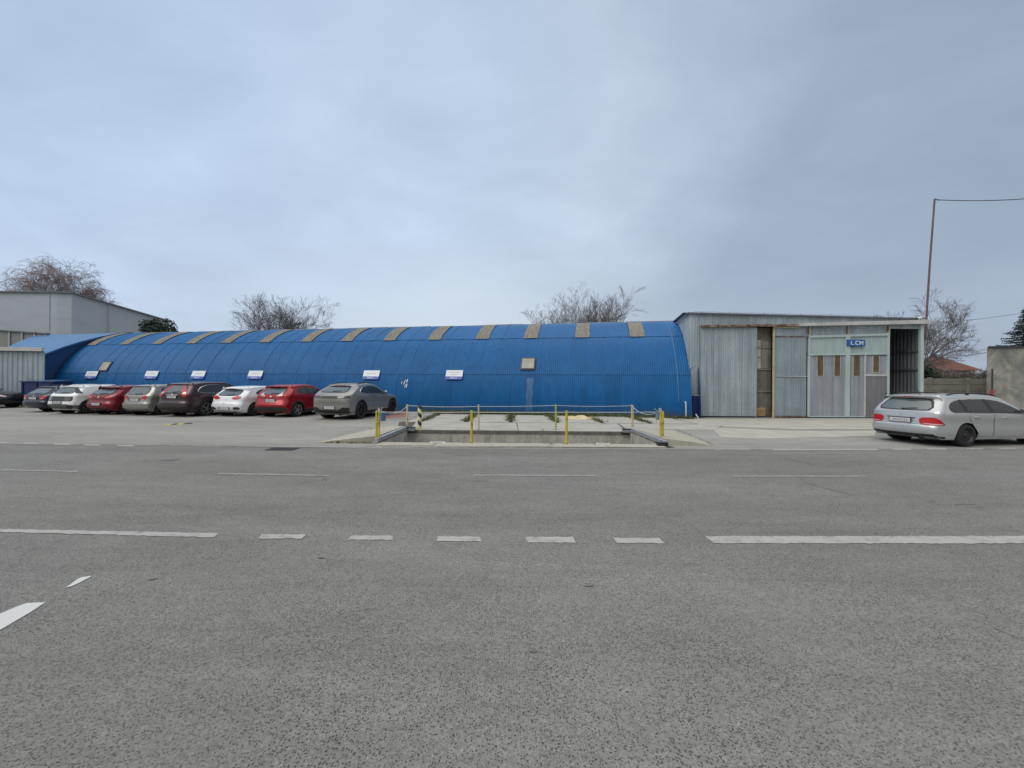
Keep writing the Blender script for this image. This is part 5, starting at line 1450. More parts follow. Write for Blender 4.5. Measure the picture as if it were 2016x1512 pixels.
    tl = math.atan2(n_.z, -n_.x)*.5
    mb = MB(); mb.box((px_-.020, 0, pz), (.012, pw_+.03, .135), M=Matrix.Rotation(-tl*0, 4, 'Y')); mb.box((px_-.028, 0, pz), (.006, pw_, .11), m=1)
    if P.get('eu', True): mb.box((px_-.0325, .235, pz), (.002, .04, .105), m=2)
    x_ = -.17
    r_ = random.Random(int(L*100))
    while x_ < .20:
        w_ = r_.uniform(.03, .045); mb.box((px_-.0325, -x_-w_/2, pz+r_.uniform(-.003,.003)), (.002, w_, .055), m=3); x_ += w_+.016
    mb.build('licence_plate', [M['black'], M['plate'], M['signbar'], M['platemark']], rt)
    # wiper
    if P.get('wiper', True):
        zb_ = rg_[0]; pts = []
        for t in np.linspace(0, 1, 6):
            yy = .02-.36*t; zz = zb_+.035+.03*t
            a_, b_ = B.hit((-3, yy, zz), (1,0,0))
            if a_ is not None: pts.append(a_+b_*.022)
        if len(pts) > 2: mb = MB(); mb.tube(pts, [.02]+[.009]*(len(pts)-1), 6); mb.build('wiper', M['black'], rt, True)
    # antenna and rails
    if P.get('antenna'):
        ax_, al_ = P['antenna']; a_, b_ = B.hit((ax_, 0, 4), (0,0,-1)); mb = MB(); mb.tube([a_, a_+Vector((-.05,0,.05)), a_+Vector((-al_*.8,0,al_))], [.022,.010,.004], 6); mb.build('antenna', M['black'], rt, True)
    if P.get('rails'):
        x0, x1, hh, mt, yy = P['rails']
        for s in (-1, 1):
            pts = []; 
            for t in np.linspace(0, 1, 17):
                x = x0+(x1-x0)*t; a_, b_ = B.hit((x, s*yy, 4), (0,0,-1)); pts.append(a_+Vector((0,0,hh*min(1, math.sin(math.pi*t)*2.2)**.7 if 0<t<1 else 0)))
            mb = MB(); mb.tube(pts, .018, 8)
            if P.get('rail_mid'): a_, b_ = B.hit(((x0*.6+x1*.4), s*yy, 4), (0,0,-1)); mb.box(a_+Vector((0,0,hh*.5)), (.09,.03,hh))
            mb.build('roof_rail', mt, rt, True)
    # roof spoiler lip
    if P.get('spoiler'):
        sx, sz, sw, dx, mt = P['spoiler']; mb = MB(); V = []; k = 12
        for i in range(k+1):
            y = -sw+2*sw*i/k; c = (abs(y)/sw)**3
            V += [(sx+.22, y, sz+.0-.055*c), (sx-dx+.06*c, y, sz-.035-.06*c), (sx-dx+.02+.06*c, y, sz-.065-.06*c), (sx+.20, y, sz-.07-.06*c)]
        mb.add(V, [(4*i+a, 4*i+4+a, 4*i+4+(a+1)%4, 4*i+(a+1)%4) for i in range(k) for a in range(4)]+[(3,2,1,0),(4*k,4*k+1,4*k+2,4*k+3)])
        mb.build('spoiler', mt, rt, True)
        lt = MB(); lt.box((sx-dx-.004, 0, sz-.052), (.012,.24,.016)); lt.build('brake_light', M['redlens'], rt)
    # badge, exhaust, undercarriage
    bz = P.get('badge', None)
    if bz:
        a_, b_ = B.hit((-3, 0, bz), (1,0,0)); mb = MB(); mb.tube([a_, a_+b_*.012], .040, 16); mb.build('badge', M['chrome'], rt, True)
    mb = MB(); mb.box((L/2, 0, .24), (L-.9, W2*1.3, .10)); mb.bar((axr,-W2+.2,Rr*.9), (axr,W2-.2,Rr*.9), .10,.10); mb.bar((axf,-W2+.2,Rr*.9), (axf,W2-.2,Rr*.9), .10,.10); mb.tube([(.25,-.35,.24),(.7,-.35,.25)], .07, 10)
    mb.build('underbody', M['black'], rt)
    for x in (axr, axf):
        for s in (-1, 1): wheel(rt, x, s*(W2-.005), Rr, s, P['wheels'])
    # move geometry so that the Empty sits at the middle of the car
    for o in rt.children:
        o.location = o.location - ctr
    rt.scale = (1, 1, zk)
    return rt

def Wd(pts): return pts
# ---- contours: (x, z, corner depth) from under the rear bumper, over the roof, to under the nose
def hatch(L, H, gb, gt, zg=.95, zr=1.30, cowl=3.05, wt=2.15, bump=.0, nose=.78, deck=.86, rp=1.55, zb=.24, rd=.22):
    return [(.16,zb,.10),(.05,zb+.06,.16),(.0,.44,rd),(.0,.58,rd),(.05,.70,rd),(gb-.03,zg-.06,rd-.02),(gb,zg,rd-.04),(gb+(gt-gb)*.5,(zg+zr)/2+.01,.16),(gt,zr,.12),(gt+.02,H-.075,.10),(gt+.35,H-.03,.09),(rp,H,.085),(wt,H-.03,.09),
            (wt+(cowl-wt)*.5,(H+deck)/2+.08,.12),(cowl,deck+.06,.14),(cowl+(L-cowl)*.5,deck-.02,.13),(L-.22,nose,.22),(L-.03,.60,.34),(L,.45,.34),(L-.06,.28,.25),(L-.2,.23,.12)]
BLK = None
def belt(a, b, L): return [(0, a), (L*.25, a-.01), (L*.7, b), (L, b-.15)]

pts_silver = paint('silver_paint', (.47,.485,.49), .4, .24)
rearL = 1
# --- silver estate on the right
def bumper_black(W, z1=.36, z0=.22, yy=.72): return [(-W*yy, z0+.02), (W*yy, z0+.02), (W*(yy+.12), z1-.02), (W*.5, z1+.01), (-W*.5, z1+.01), (-W*(yy+.12), z1-.02)]
silver = dict(eu=False, name='estate_car', L=4.56, W=1.78, wb=2.58, ax=1.02, R=.315, paint=pts_silver, wheels='steel', belt=[(0,.965),(1.2,.95),(3.0,.90),(4.5,.78)], cowl=(3.22,), wtop=(2.35,),
    contour=[(.20,.22,.10),(.08,.28,.16),(.0,.42,.24),(.0,.56,.26),(.045,.62,.25),(.06,.72,.25),(.09,.90,.24),(.12,.985,.22),(.27,1.16,.18),(.42,1.335,.13),(.40,1.415,.10),(.8,1.455,.085),(1.5,1.47,.08),(2.35,1.44,.09),(2.8,1.22,.12),(3.22,.99,.15),(3.9,.90,.14),(4.32,.78,.24),(4.53,.60,.34),(4.56,.44,.34),(4.50,.28,.25),(4.36,.22,.12)],
    rearglass=(.985,.70,1.345,.55), plate=(.705,), badge=.875,
    windows=[([(.52,.985),(.50,1.08),(.60,1.21),(.85,1.30),(1.5,1.335),(2.2,1.31),(2.55,1.20),(3.02,.955),(2.9,.945),(2.0,.955),(1.0,.965),(.62,.965)],1)],
    pillars=[[(1.00,.96),(1.10,.96),(1.02,1.32),(.93,1.31)],[(1.86,.955),(2.00,.955),(1.88,1.33),(1.77,1.33)]],
    doors=[('rear',[(1.28,.30),(1.92,.28),(1.93,.93),(1.12,.945),(1.06,.85),(1.10,.62)]),('front',[(1.94,.28),(2.98,.28),(3.02,.60),(3.0,.92),(1.95,.93)])],
    handles=[(1.32,.83),(2.28,.81)],
    rear=[('tailgate_recess_shade',[(-.34,.765),(.34,.765),(.29,.635),(-.29,.635)],simple('silver_recess_shade',(.30,.32,.34),.4,.5,var=.05),.004,0),  # flat patch, darker silver painted for shade in the recess
          ('tailgate_seam',[(-.60,.60),(.60,.60),(.60,.608),(-.60,.608)],M['black'],.004,0),
          ('handle_shadow',[(-.36,.785),(.36,.785),(.35,.765),(-.35,.765)],M['black'],.008,0),
          ('lower_valance',[(-.74,.225),(.74,.225),(.76,.345),(.4,.335),(-.4,.335),(-.76,.345)],M['black'],.006,0)],
    corner=[('tail_light',[(-.27,.80),(.04,.815),(.18,.79),(.38,.64),(.40,.60),(.10,.585),(-.22,.60),(-.29,.66)],M['redlens'],.007,1),
            ('lower_valance',[(-.20,.225),(.40,.225),(.40,.275),(.05,.315),(-.20,.345)],M['black'],.007,0),('light_strip',[(-.20,.625),(.12,.605),(.34,.61),(.30,.645),(.12,.635),(-.20,.65)],M['clearlens'],.011,1)],
    side=[('sill_trim',[(1.38,.235),(3.2,.235),(3.2,.285),(1.38,.285)],pts_silver,.014),('seal',[(.58,.962),(3.05,.935),(3.05,.952),(.58,.978)],M['black'],.009)],
    rails=(.75,2.55,.045,M['black'],.60), rail_mid=True, antenna=(.75,.16), mirror=(2.93,1.0), mirror_mat=simple('silver_mirror',(.36,.38,.40),.3,.5,var=.05),
    spoiler=(.46,1.435,.56,.13,pts_silver))
# --- row by the hall
grey_suv = dict(L=4.69, W=1.86, wb=2.79, ax=.98, R=.365, gap=.05, paint=paint('warm_grey_paint',(.265,.265,.258),.4,.3), wheels='dark', belt=[(0,1.06),(1.2,1.03),(3.0,.98),(4.6,.86)], cowl=(3.30,), wtop=(2.35,), tum=.5, arch=.05,
    contour=[(.22,.26,.10),(.10,.32,.18),(.03,.46,.26),(.02,.60,.28),(.0,.74,.28),(.04,.92,.26),(.16,1.05,.22),(.24,1.10,.20),(.55,1.24,.16),(.92,1.385,.12),(.98,1.44,.10),(1.4,1.49,.085),(1.9,1.50,.085),(2.4,1.47,.09),(2.85,1.27,.12),(3.30,1.06,.15),(4.0,.97,.14),(4.45,.84,.24),(4.66,.64,.34),(4.69,.46,.34),(4.63,.30,.25),(4.48,.25,.12)],
    rearglass=(1.10,.68,1.385,.50), plate=(.50,), spoiler=(.98,1.425,.58,.20,M['black']),
    windows=[([(.92,1.11),(1.02,1.22),(1.35,1.35),(1.8,1.38),(2.35,1.34),(2.7,1.20),(3.02,1.03),(2.2,1.035),(1.2,1.06)],1)],
    wframe=M['chrome'], pillars=[[(1.92,1.04),(2.02,1.04),(1.98,1.375),(1.90,1.375)]],
    doors=[('rear',[(1.32,.34),(1.96,.34),(1.97,1.01),(1.18,1.03),(1.10,.92),(1.16,.70)]),('front',[(1.98,.34),(3.02,.34),(3.08,.62),(3.06,.99),(1.99,1.01)])],
    handles=[(1.38,.90),(2.28,.88)],
    rear=[('light_bar',[(-.86,.97),(.86,.97),(.86,.885),(.4,.865),(-.4,.865),(-.86,.885)],M['black'],.006,0),
          ('hatch_recess_shade',[(-.55,.86),(.55,.86),(.50,.68),(-.50,.68)],paint('grey_recess_shade',(.20,.20,.185),.4,.4),.004,1),  # recess shade painted as a darker grey patch
          ('valance',[(-.86,.27),(.86,.27),(.86,.50),(.62,.52),(.42,.40),(-.42,.40),(-.62,.52),(-.86,.50)],M['black'],.009,0)],
    corner=[('tail_light',[(-.42,.945),(.0,.96),(.26,.93),(.02,.87),(-.40,.885)],M['smokelens'],.012,0),
            ('valance',[(-.22,.27),(.16,.27),(.16,.46),(-.22,.51)],M['black'],.010,0)],
    side=[('sill_trim',[(1.40,.215),(3.35,.215),(3.35,.335),(1.40,.335)],M['clad'],.014)],
    rails=(1.15,2.35,.028,M['black'],.60), mirror=(2.92,1.08), mirror_mat=M['chrome'])
red_cross = dict(L=4.13, W=1.77, wb=2.53, ax=.80, R=.34, gap=.05, paint=paint('bright_red_paint',(.29,.006,.012),.2,.25), wheels='alloy', belt=[(0,1.10),(1.1,1.06),(2.8,.98),(4.1,.86)], cowl=(2.98,), wtop=(2.1,), tum=.52, arch=.045, flare=.05,
    contour=[(.22,.26,.10),(.10,.34,.20),(.0,.50,.28),(.0,.62,.30),(.06,.70,.28),(.13,.84,.26),(.17,1.0,.24),(.22,1.09,.22),(.42,1.25,.17),(.60,1.40,.13),(.60,1.47,.11),(.95,1.535,.09),(1.5,1.565,.09),(2.1,1.53,.10),(2.6,1.28,.12),(2.98,1.08,.15),(3.5,1.0,.14),(3.9,.86,.24),(4.1,.64,.34),(4.13,.48,.34),(4.07,.30,.25),(3.93,.25,.12)],
    rearglass=(1.07,.62,1.405,.52), plate=(.795,), badge=.98, spoiler=(.62,1.485,.50,.12,None),
    windows=[([(.80,1.17),(.86,1.30),(1.15,1.41),(1.7,1.43),(2.15,1.38),(2.45,1.24),(2.70,1.06),(2.0,1.07),(1.1,1.12)],1)],
    pillars=[[(1.48,1.09),(1.60,1.09),(1.52,1.43),(1.42,1.43)]],
    doors=[('rear',[(1.16,.36),(1.60,.36),(1.60,1.06),(.98,1.10),(.95,.95),(1.05,.75)]),('front',[(1.62,.36),(2.72,.36),(2.76,.62),(2.74,1.01),(1.62,1.06)])],
    handles=[(1.80,.95)],
    rear=[('plate_recess',[(-.34,.88),(.34,.88),(.30,.715),(-.30,.715)],paint('deep_red_recess_shade',(.15,.004,.008),.2,.4),.004,0),  # flat patch in darker red for the shade around the plate
          ('valance',[(-.84,.27),(.84,.27),(.84,.44),(.5,.50),(-.5,.50),(-.84,.44)],M['clad'],.010,0)],
    corner=[('tail_light',[(-.34,1.02),(-.20,1.06),(-.02,1.16),(.05,1.17),(.02,1.08),(-.10,.96),(-.30,.93)],M['clearlens'],.012,1),
            ('tail_light_red',[(-.30,.985),(-.14,1.01),(-.08,.99),(-.14,.955),(-.29,.945)],M['redlens'],.018,1),
            ('valance',[(-.20,.27),(.12,.27),(.12,.42),(-.20,.46)],M['clad'],.011,0)],
    side=[('sill_trim',[(1.22,.215),(3.0,.215),(3.0,.34),(1.22,.34)],M['clad'],.014)], mirror=(2.50,1.12))
white_hatch = dict(L=4.31, W=1.78, wb=2.65, ax=.80, R=.32, paint=paint('white_paint',(.70,.73,.75),.0,.3), wheels='alloyd', belt=[(0,1.0),(1.1,.98),(3.0,.91),(4.3,.80)], cowl=(3.05,), wtop=(2.15,), tum=.5,
    contour=[(.20,.24,.10),(.09,.30,.18),(.0,.44,.27),(.0,.60,.28),(.07,.72,.28),(.12,.88,.26),(.18,.99,.24),(.38,1.14,.18),(.58,1.295,.13),(.56,1.365,.10),(.9,1.435,.09),(1.5,1.47,.085),(2.15,1.44,.09),(2.6,1.22,.12),(3.05,.99,.15),(3.65,.92,.14),(4.08,.80,.24),(4.28,.60,.34),(4.31,.44,.34),(4.25,.28,.25),(4.1,.23,.12)],
    rearglass=(.985,.60,1.30,.54), plate=(.40,), badge=.83, spoiler=(.58,1.38,.52,.12,None),
    windows=[([(.88,1.07),(.98,1.18),(1.3,1.30),(1.75,1.33),(2.2,1.29),(2.5,1.16),(2.78,.97),(2.0,.98),(1.15,1.02)],1)],
    pillars=[[(1.60,.99),(1.70,.99),(1.64,1.33),(1.56,1.33)]],
    doors=[('rear',[(1.18,.30),(1.66,.30),(1.67,.97),(1.0,1.02),(.98,.90),(1.06,.68)]),('front',[(1.68,.30),(2.76,.30),(2.80,.60),(2.78,.94),(1.69,.97)])],
    handles=[(1.22,.90),(1.98,.88)],
    rear=[('seam',[(-.5,.60),(.5,.60),(.5,.607),(-.5,.607)],M['black'],.004,0),('latch',[(-.05,.62),(.05,.62),(.05,.632),(-.05,.632)],M['black'],.008,0),
          ('plate_recess',[(-.32,.475),(.32,.475),(.30,.33),(-.30,.33)],simple('white_recess_shade',(.50,.52,.54),.5),.004,0),  # darker white painted on for shade in the plate recess
          ('black_strip',[(-.55,.27),(.55,.27),(.55,.285),(-.55,.285)],M['black'],.007,0)],
    corner=[('tail_light',[(-.36,.90),(-.10,.99),(.10,.99),(.16,.94),(.05,.85),(-.20,.82),(-.36,.85)],M['redlens'],.010,1),
            ('reflector_pocket',[(-.30,.34),(-.30,.45),(-.18,.48),(.02,.46),(.10,.38),(-.05,.34)],M['clad'],.008,1)],
    side=[], mirror=(2.62,1.02))
suv_burg = dict(name='parked_car', L=4.57, W=1.82, wb=2.62, ax=.98, R=.355, paint=paint('dark_aubergine_paint',(.040,.022,.026),.35,.25), wheels='alloy', belt=[(0,1.08),(1.1,1.07),(3.0,1.02),(4.5,.92)], cowl=(3.15,), wtop=(2.30,), tum=.42,
    contour=[(.20,.28,.10),(.08,.34,.16),(.0,.46,.22),(.0,.66,.24),(.07,.76,.23),(.10,.95,.22),(.13,1.09,.20),(.28,1.29,.17),(.42,1.48,.13),(.42,1.56,.11),(.8,1.63,.09),(1.5,1.675,.085),(2.3,1.64,.10),(2.75,1.38,.12),(3.15,1.13,.15),(3.8,1.04,.14),(4.32,.92,.24),(4.54,.70,.34),(4.57,.50,.34),(4.5,.32,.25),(4.36,.26,.12)],
    rearglass=(1.12,.62,1.50,.54), plate=(.94,), badge=1.06, antenna=(.9,.22),
    windows=[([(.58,1.17),(.62,1.28),(.82,1.42),(1.2,1.52),(1.8,1.54),(2.3,1.50),(2.65,1.30),(2.92,1.09),(2.0,1.10),(.9,1.11)],1)],
    wframe=M['chrome'], pillars=[[(1.72,1.11),(1.84,1.11),(1.78,1.54),(1.70,1.54)]],
    doors=[('rear',[(1.36,.38),(1.86,.38),(1.87,1.08),(1.12,1.10),(1.14,.92),(1.28,.70)]),('front',[(1.88,.38),(2.95,.38),(2.98,.62),(2.96,1.06),(1.89,1.08)])],
    handles=[(1.30,.98),(2.15,.97)], handle_mat=M['chrome'],
    rear=[('garnish',[(-.30,1.045),(.30,1.045),(.30,1.015),(-.30,1.015)],M['chrome'],.012,0),
          ('step',[(-.80,.60),(.80,.60),(.80,.50),(-.80,.50)],M['clad'],.006,0),('reflector',[(-.78,.55),(.5,.55),(.5,.535),(-.78,.535)],M['smokelens'],.010,0),
          ('valance',[(-.80,.28),(.80,.28),(.82,.42),(-.82,.42)],M['clad'],.008,0)],
    corner=[('tail_light',[(-.16,1.52),(-.06,1.54),(.02,1.40),(.06,1.20),(.10,.96),(-.14,.94),(-.18,1.10),(-.14,1.32)],M['redlens'],.012,1),
            ('light_strip',[(-.13,1.17),(.04,1.17),(.05,1.08),(-.14,1.08)],M['clearlens'],.016,0)],
    side=[('sill_trim',[(1.40,.235),(3.15,.235),(3.15,.37),(1.40,.37)],M['clad'],.012)], arch=.035, mirror=(2.72,1.16))
grey_hatch = dict(L=4.0, W=1.66, wb=2.46, ax=.72, R=.31, paint=paint('champagne_grey_paint',(.29,.285,.27),.45,.3), wheels='dark', belt=[(0,.99),(1.0,.98),(2.8,.94),(4.0,.84)], cowl=(2.85,), wtop=(2.0,), tum=.40,
    contour=[(.18,.25,.10),(.06,.32,.16),(.0,.46,.22),(.0,.60,.24),(.06,.66,.24),(.10,.82,.22),(.14,.98,.20),(.30,1.17,.17),(.44,1.36,.12),(.44,1.42,.10),(.8,1.48,.08),(1.4,1.50,.08),(2.0,1.47,.09),(2.45,1.23,.12),(2.85,1.02,.15),(3.4,.95,.14),(3.78,.83,.24),(3.97,.62,.34),(4.0,.46,.34),(3.94,.30,.25),(3.8,.24,.12)],
    rearglass=(.98,.60,1.375,.53), plate=(.76,), badge=.905,
    windows=[([(.66,1.04),(.70,1.30),(1.1,1.38),(1.7,1.39),(2.1,1.34),(2.62,1.0),(2.0,1.0),(1.2,1.01)],1)],
    pillars=[[(1.42,1.0),(1.54,1.0),(1.50,1.39),(1.40,1.39)]],
    doors=[('rear',[(1.08,.32),(1.50,.32),(1.51,.98),(.90,1.0),(.90,.85),(1.0,.66)]),('front',[(1.52,.32),(2.60,.32),(2.64,.60),(2.62,.95),(1.53,.98)])],
    handles=[(1.12,.90),(1.78,.88)],
    rear=[('plate_recess',[(-.36,.85),(.36,.85),(.33,.68),(-.33,.68)],simple('champagne_recess_shade',(.17,.165,.15),.5),.004,0),('seam',[(-.6,.63),(.6,.63),(.6,.638),(-.6,.638)],M['black'],.004,0)],  # plate recess shade painted in a darker body colour
    corner=[('tail_light',[(-.26,.86),(-.10,.95),(.02,.97),(.02,.88),(-.04,.77),(-.27,.745)],M['redlens'],.012,1),('light_strip',[(-.24,.79),(-.08,.80),(-.08,.775),(-.24,.765)],M['clearlens'],.016,0)],
    side=[], mirror=(2.42,1.04), antenna=(.75,.2))
red_hatch = dict(L=4.04, W=1.73, wb=2.57, ax=.72, R=.31, paint=paint('deep_red_paint',(.16,.005,.012),.2,.25), wheels='cap', belt=[(0,1.0),(1.0,.98),(2.8,.92),(4.0,.82)], cowl=(2.88,), wtop=(2.05,), tum=.5,
    contour=[(.18,.24,.10),(.07,.30,.18),(.0,.42,.26),(.0,.56,.28),(.07,.70,.27),(.10,.86,.25),(.17,.98,.22),(.34,1.13,.18),(.54,1.29,.13),(.50,1.36,.10),(.85,1.43,.09),(1.4,1.47,.085),(2.05,1.44,.09),(2.5,1.20,.12),(2.88,.99,.15),(3.4,.92,.14),(3.8,.80,.24),(4.01,.60,.34),(4.04,.44,.34),(3.98,.28,.25),(3.84,.23,.12)],
    rearglass=(.985,.60,1.30,.54), plate=(.53,), badge=.86, spoiler=(.54,1.375,.50,.12,None),
    windows=[([(.74,1.06),(.84,1.18),(1.15,1.30),(1.7,1.33),(2.1,1.29),(2.62,.98),(1.9,.985),(1.1,1.02)],1)],
    pillars=[[(1.45,.99),(1.57,.99),(1.52,1.33),(1.43,1.33)]],
    doors=[('rear',[(1.10,.30),(1.54,.30),(1.55,.97),(.92,1.01),(.90,.88),(1.0,.66)]),('front',[(1.56,.30),(2.62,.30),(2.66,.60),(2.64,.94),(1.57,.97)])],
    handles=[(1.14,.90),(1.82,.88)],
    rear=[('crease',[(-.70,.70),(.70,.70),(.62,.685),(-.62,.685)],simple('dark_red_shade',(.05,.004,.007),.4),.004,0),('valance',[(-.60,.26),(.60,.26),(.62,.33),(-.62,.33)],M['clad'],.007,0),('plate_recess',[(-.30,.60),(.30,.60),(.28,.46),(-.28,.46)],simple('red_shade',(.09,.006,.01),.4),.004,0)],  # shade of crease and plate recess painted as darker red patches
    corner=[('tail_light',[(-.34,.86),(-.10,.92),(.10,.95),(.14,.90),(.0,.81),(-.30,.80)],M['redlens'],.010,1),('light_strip',[(-.26,.85),(-.05,.885),(-.05,.87),(-.26,.832)],M['clearlens'],.014,0)],
    side=[], mirror=(2.45,1.02))
white_clad = dict(L=4.16, W=1.73, wb=2.60, ax=.74, R=.33, gap=.05, paint=paint('white_gloss_paint',(.76,.78,.79),.0,.3), wheels='alloyd', belt=[(0,1.02),(1.0,1.01),(2.8,.98),(4.1,.88)], cowl=(2.88,), wtop=(2.0,), tum=.42, arch=.07,
    contour=[(.20,.26,.10),(.08,.34,.18),(.0,.46,.26),(.0,.62,.28),(.05,.78,.27),(.10,.94,.25),(.16,1.03,.22),(.34,1.18,.18),(.50,1.34,.13),(.48,1.40,.11),(.85,1.46,.09),(1.5,1.48,.085),(2.0,1.46,.09),(2.45,1.25,.12),(2.88,1.05,.15),(3.5,.98,.15),(3.93,.86,.26),(4.13,.64,.36),(4.16,.48,.36),(4.1,.30,.25),(3.96,.25,.12)],
    rearglass=(1.03,.62,1.345,.55), plate=(.60,),
    windows=[([(1.02,1.05),(1.10,1.30),(1.5,1.36),(2.0,1.34),(2.6,1.03),(1.8,1.03)],1)],
    pillars=[[(1.60,1.04),(1.72,1.04),(1.68,1.36),(1.58,1.36)]],
    doors=[('rear',[(1.12,.34),(1.62,.34),(1.63,1.0),(1.02,1.02),(1.0,.88),(1.06,.70)]),('front',[(1.64,.34),(2.70,.34),(2.74,.60),(2.72,.98),(1.65,1.0)])],
    handles=[(1.20,.92),(1.90,.90)],
    rear=[('tail_panel',[(-.72,.90),(.72,.90),(.74,.72),(.70,.66),(-.70,.66),(-.74,.72)],M['clad'],.010,0),('valance',[(-.82,.27),(.82,.27),(.84,.46),(.5,.52),(-.5,.52),(-.84,.46)],simple('grey_valance',(.11,.11,.11),.6),.010,0)],
    corner=[('tail_light',[(-.34,.90),(.02,.90),(.02,.68),(-.34,.67)],M['smokelens'],.014,1),('valance',[(-.24,.27),(.10,.27),(.10,.44),(-.24,.47)],M['clad'],.011,0),('black_quarter',[(-.04,1.34),(.20,1.34),(.52,1.06),(.20,1.05)],M['car_glass'],.010,0)],
    side=[('sill_trim',[(1.18,.215),(2.95,.215),(2.95,.36),(1.18,.36)],M['clad'],.014)], rails=(.8,2.0,.03,M['white'],.56), mirror=(2.40,1.10), mirror_mat=M['clad'])
navy_estate = dict(name='parked_car', L=4.57, W=1.77, wb=2.58, ax=1.0, R=.315, paint=paint('navy_paint',(.012,.017,.038),.3,.25), wheels='alloyd', belt=[(0,.98),(1.2,.96),(3.0,.91),(4.5,.80)], cowl=(3.20,), wtop=(2.3,),
    contour=[(.20,.24,.10),(.08,.30,.18),(.0,.44,.26),(.0,.58,.27),(.05,.66,.26),(.08,.82,.25),(.15,.96,.22),(.36,1.13,.18),(.56,1.30,.13),(.56,1.37,.10),(.9,1.43,.085),(1.5,1.46,.08),(2.3,1.43,.09),(2.78,1.21,.12),(3.20,.99,.15),(3.9,.90,.14),(4.32,.78,.24),(4.54,.60,.34),(4.57,.44,.34),(4.50,.28,.25),(4.36,.22,.12)],
    rearglass=(.965,.62,1.305,.54), plate=(.76,), badge=.88,
    windows=[([(.66,1.0),(.72,1.14),(.95,1.28),(1.5,1.33),(2.2,1.30),(2.55,1.18),(3.0,.96),(2.0,.965),(.9,.975)],1)],
    pillars=[[(1.08,.97),(1.18,.97),(1.10,1.31),(1.02,1.30)],[(1.86,.965),(1.98,.965),(1.90,1.33),(1.80,1.33)]],
    doors=[('rear',[(1.28,.30),(1.90,.28),(1.91,.94),(1.12,.955),(1.06,.85),(1.10,.62)]),('front',[(1.92,.28),(2.96,.28),(3.0,.60),(2.98,.93),(1.93,.94)])],
    handles=[(1.34,.85),(2.26,.83)],
    rear=[('seam',[(-.6,.62),(.6,.62),(.6,.628),(-.6,.628)],M['black'],.004,0)],
    corner=[('tail_light',[(-.30,.82),(-.06,.90),(.10,.93),(.14,.86),(.0,.72),(-.28,.70)],M['redlens'],.010,1),('light_strip',[(-.24,.76),(-.04,.77),(-.06,.735),(-.24,.73)],M['clearlens'],.014,0)],
    side=[], mirror=(2.88,1.0), rails=(.9,2.4,.03,M['black'],.58))
black_car = dict(white_hatch); black_car.update(paint=paint('black_green_paint',(.012,.015,.015),.2,.25), wheels='dark', spoiler=(.58,1.38,.52,.12,None))
HB = B.copy()                                     # cars stand square to the hall, nose in
def fixsp(P):
    if P.get('spoiler') and P['spoiler'][4] is None: s = P['spoiler']; P['spoiler'] = (s[0],s[1],s[2],s[3],P['paint'])
    return P
row = [(grey_suv, 711, 824.5, 'grey coupe backed car with black wheels, nearest the loading pit', 0),
       (red_cross, 586, 820.5, 'bright red crossover with silver alloys beside the grey coupe backed car', 0),
       (white_hatch, 501, 819, 'white hatchback with red lamps between the bright red and the aubergine cars', 0),
       (suv_burg, 407, 818.8, 'tall dark aubergine car with tall red lamps and chrome window line', 0),
       (grey_hatch, 321, 817.2, 'champagne grey hatchback between the aubergine and the deep red cars', 0),
       (red_hatch, 252, 815.8, 'deep red hatchback beside the champagne grey one', 0),
       (white_clad, 178, 814.5, 'white car with black tail panel and black arch trims', 0),
       (navy_estate, 138, 810.0, 'dark navy estate car furthest left in the row by the hall', 0)]
ZK = [1.06, .965, .96, .955, .97, .96, .94, .925]
for (P, px, py, lb, _), da in zip(row, ZK):
    d = HB.copy()
    car(fixsp(P), G(px, py), d, lb, da)
# black car leaving the frame at the left, nose to the right
bc = fixsp(black_car); bc['name'] = 'parked_car'
q = G(-55, 805.5); 
car(bc, q - Vector((2.65,0,0)), Vector((.985,.17,0)), 'black car cut by the left edge, nose pointing to the blue container', group=None)
car(silver, G(1902, 880), Vector((math.cos(R(9.5)), math.sin(R(9.5)), 0)), 'silver estate car with black steel wheels parked before the workshop', .965, group=None)

# ================================================================ light, sky, camera
SUN_EL, SUN_AZ = R(48), R(232)         # bearing: behind the camera, slightly left
w = bpy.data.worlds.new('World'); sc.world = w; w.use_nodes = True; nt = w.node_tree
bg = nt.nodes['Background']
sky = nt.nodes.new('ShaderNodeTexSky'); sky.sky_type = 'NISHITA'; sky.sun_disc = False
sky.sun_elevation = SUN_EL; sky.sun_rotation = SUN_AZ; sky.air_density = 1.2; sky.dust_density = 2.5
tc = nt.nodes.new('ShaderNodeTexCoord'); sp = nt.nodes.new('ShaderNodeSeparateXYZ'); nt.links.new(tc.outputs['Generated'], sp.inputs[0])
X, Y, Z = sp.outputs
zc = mth(nt, 'MAXIMUM', Z, 0.0)
# cloud deck coordinates: direction projected on a flat ceiling
den = mth(nt, 'ADD', zc, .22)
cv = nt.nodes.new('ShaderNodeCombineXYZ')
nt.links.new(mth(nt, 'DIVIDE', X, den), cv.inputs[0]); nt.links.new(mth(nt, 'DIVIDE', Y, den), cv.inputs[1])
def wn(scale, det, ro, sx=1, sy=1, rot=0, dist=0, loc=(0,0,0)):
    mp = nt.nodes.new('ShaderNodeMapping'); mp.inputs['Scale'].default_value = (sx, sy, 1); mp.inputs['Rotation'].default_value = (0,0,rot); mp.inputs['Location'].default_value = loc
    nt.links.new(cv.outputs[0], mp.inputs['Vector']); return noise(nt, scale, det, ro, mp.outputs['Vector'], dist)
n1 = wn(.55, 5, .55, 1, 1, .5, .4, (2.3,1.1,0)); n2 = wn(2.3, 8, .62, .8, 1.1, .6, .35); n3 = wn(.9, 4, .5, .7, 1.1, -.3, .3, (7.1,3.3,0))
